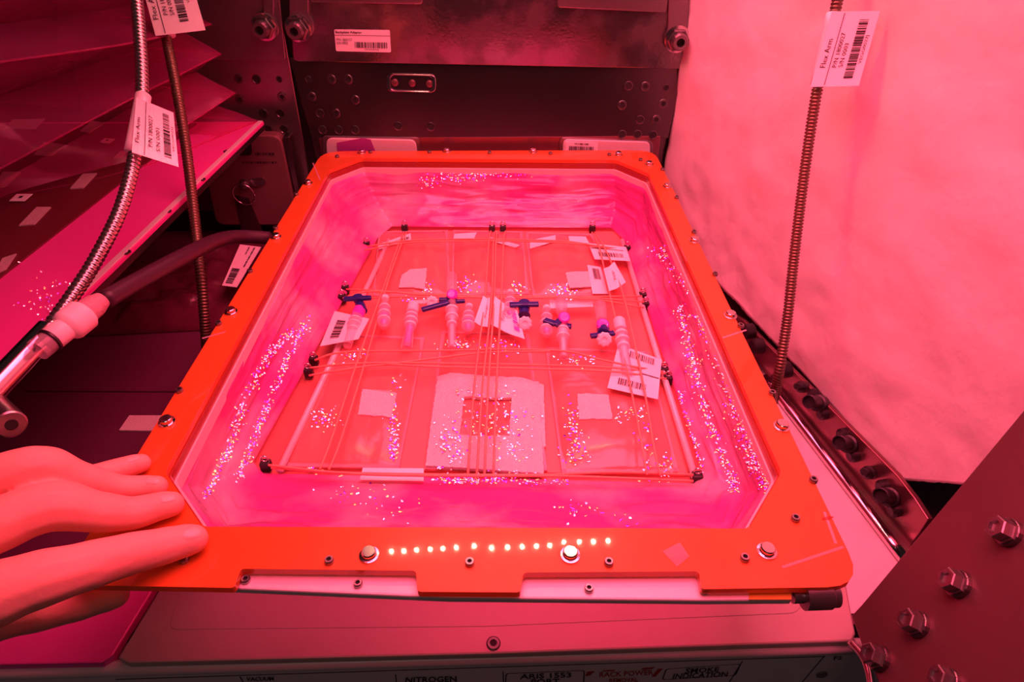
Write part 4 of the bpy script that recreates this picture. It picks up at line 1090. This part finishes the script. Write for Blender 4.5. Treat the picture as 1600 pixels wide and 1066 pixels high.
# ------------------------------------------------------------------ light bank overhead (outside the picture; its front row mirrors in the frame)
bk = empty('light_bank', (0.0, 0.74, BANK_Z), 'grow light bank with a front row of lamps above the frame', 'lamp')
box('housing', (-0.27, 0.12, BANK_Z), (0.34, 0.93, BANK_Z+0.03), 'aluminium', bk, bevel=0.003)
LED = lathe_mesh('led', [(0.0028, 0), (0.0028, 0.002), (0.0018, 0.003)], 'led', 10)
xs = [612, 631, 651, 672, 692, 713, 741, 768, 793, 816, 838, 859, 881, 905, 927, 950]
ys = [862, 862, 860, 859, 858, 856, 854, 857, 856, 855, 854, 853, 848, 847, 847, 846]
for x, y in zip(xs, ys):
    p = f0(x, y); k = (H+BANK_Z)/H
    inst('led', LED, frame_m((p.x*k, p.y*k, BANK_Z), (0, 0, -1)), bk)

# ------------------------------------------------------------------ the hand
def hand_mesh():
    bm = bmesh.new()
    def blob(p, r, sx=1, sz=1):
        m = Matrix.Translation(p) @ Matrix.Diagonal((sx, 1, sz, 1))
        bmesh.ops.create_icosphere(bm, subdivisions=2, radius=r, matrix=m)
    def chain(pix):
        P = [onz(x, y, z) for x, y, z, r in pix]; R = [r for *_, r in pix]
        path = spline(P, 12); n = len(path)
        for i, p in enumerate(path):
            t = i/12; k = min(int(t), len(R)-2); u = t-k; u = u*u*(3-2*u)
            blob(p, R[k]*(1-u)+R[k+1]*u)
        return path
    chain([(301, 843, .0098, .0090), (286, 846, .0104, .0100), (250, 855, .014, .0110), (195, 868, .023, .0122), (125, 888, .034, .0134), (50, 909, .040, .0152), (-40, 938, .040, .0175), (-150, 950, .034, .020)])
    chain([(267, 788, .0092, .0082), (250, 791, .0098, .0092), (205, 802, .013, .0104), (150, 800, .024, .0122), (90, 791, .036, .0146), (40, 802, .040, .0150), (-20, 828, .040, .0155), (-140, 870, .034, .020)])
    chain([(245, 760, .0082, .0070), (226, 761, .0086, .0078), (185, 762, .014, .0084), (125, 748, .030, .0102), (70, 728, .046, .0118), (20, 736, .050, .0125), (-60, 768, .046, .015), (-150, 820, .036, .019)])
    chain([(220, 724, .0078, .0066), (204, 728, .0082, .0074), (170, 738, .012, .0080), (125, 752, .018, .0085), (70, 770, .026, .0100), (-20, 790, .036, .013), (-140, 830, .036, .018)])
    # thumb gripping from below the frame edge
    chain([(180, 930, -.034, .0085), (160, 933, -.033, .0100), (110, 944, -.028, .0115), (40, 954, -.012, .0135), (-40, 958, .012, .0170), (-140, 950, .028, .020)])
    # palm and wrist
    for x, y, z, r in ((-150, 900, .034, .026), (-150, 850, .036, .024), (-220, 900, .036, .028), (-230, 860, .036, .026), (-300, 900, .042, .027), (-320, 870, .044, .026), (-400, 900, .052, .027), (-420, 880, .054, .027), (-520, 900, .064, .028), (-620, 905, .074, .029), (-720, 910, .084, .030)):
        blob(onz(x, y, z), r)
    me = bpy.data.meshes.new('hand_src'); bm.to_mesh(me); bm.free()
    o = bpy.data.objects.new('hand_src', me); C.objects.link(o)
    rm = o.modifiers.new('r', 'REMESH'); rm.mode = 'VOXEL'; rm.voxel_size = 0.0013; rm.use_smooth_shade = True
    sm = o.modifiers.new('s', 'SMOOTH'); sm.iterations = 8; sm.factor = 0.5
    dg = bpy.context.evaluated_depsgraph_get(); dg.update()
    res = bpy.data.meshes.new_from_object(o.evaluated_get(dg))
    vs_ = [v.co.copy() for v in res.vertices]; fs = [tuple(p.vertices) for p in res.polygons]
    bpy.data.objects.remove(o); bpy.data.meshes.remove(me); bpy.data.meshes.remove(res)
    return vs_, fs
hd = empty('person', onz(120, 850, 0.0), 'bare hand reaching in from the left, fingers resting on frame corner', 'person')
hv = hand_mesh()
obj('hand', hv, 'skin', hd, smooth=True)
HB = BVHTree.FromPolygons(hv[0], hv[1])
def nail(cx, cy, along, L, W):
    """small curved plate laid on the finger surface; along = pixel direction of the finger"""
    d = ray(cx, cy).normalized(); h = HB.ray_cast(EYE, d)
    if h[0] is None: return
    a = V(along).normalized(); b = V((-a.y, a.x))
    n_ = 10; vs_ = []; fs = []
    for j in range(n_+1):
        for i in range(n_+1):
            u = (i/n_*2-1); v = (j/n_*2-1)
            uu = u*math.sqrt(1-0.5*v*v); vv = v*math.sqrt(1-0.5*u*u)
            x = cx+a.x*uu*L+b.x*vv*W; y = cy+a.y*uu*L+b.y*vv*W
            hh = HB.ray_cast(EYE, ray(x, y).normalized())
            p = hh[0] if hh[0] is not None else h[0]
            ed = 1-max(abs(u), abs(v))**4
            vs_.append(p+(EYE-p).normalized()*(0.0004*ed-0.0003*(1-ed)))
    for j in range(n_):
        for i in range(n_):
            k = j*(n_+1)+i; fs.append((k, k+1, k+n_+2, k+n_+1))
    obj('fingernail', (vs_, fs), 'nail', hd, smooth=True)
nail(300, 834, (1, -0.25), 17, 10)
nail(262, 779, (1, -0.2), 15, 8)
nail(238, 752, (1, -0.02), 13, 6)
nail(208, 717, (1, -0.3), 12, 5)
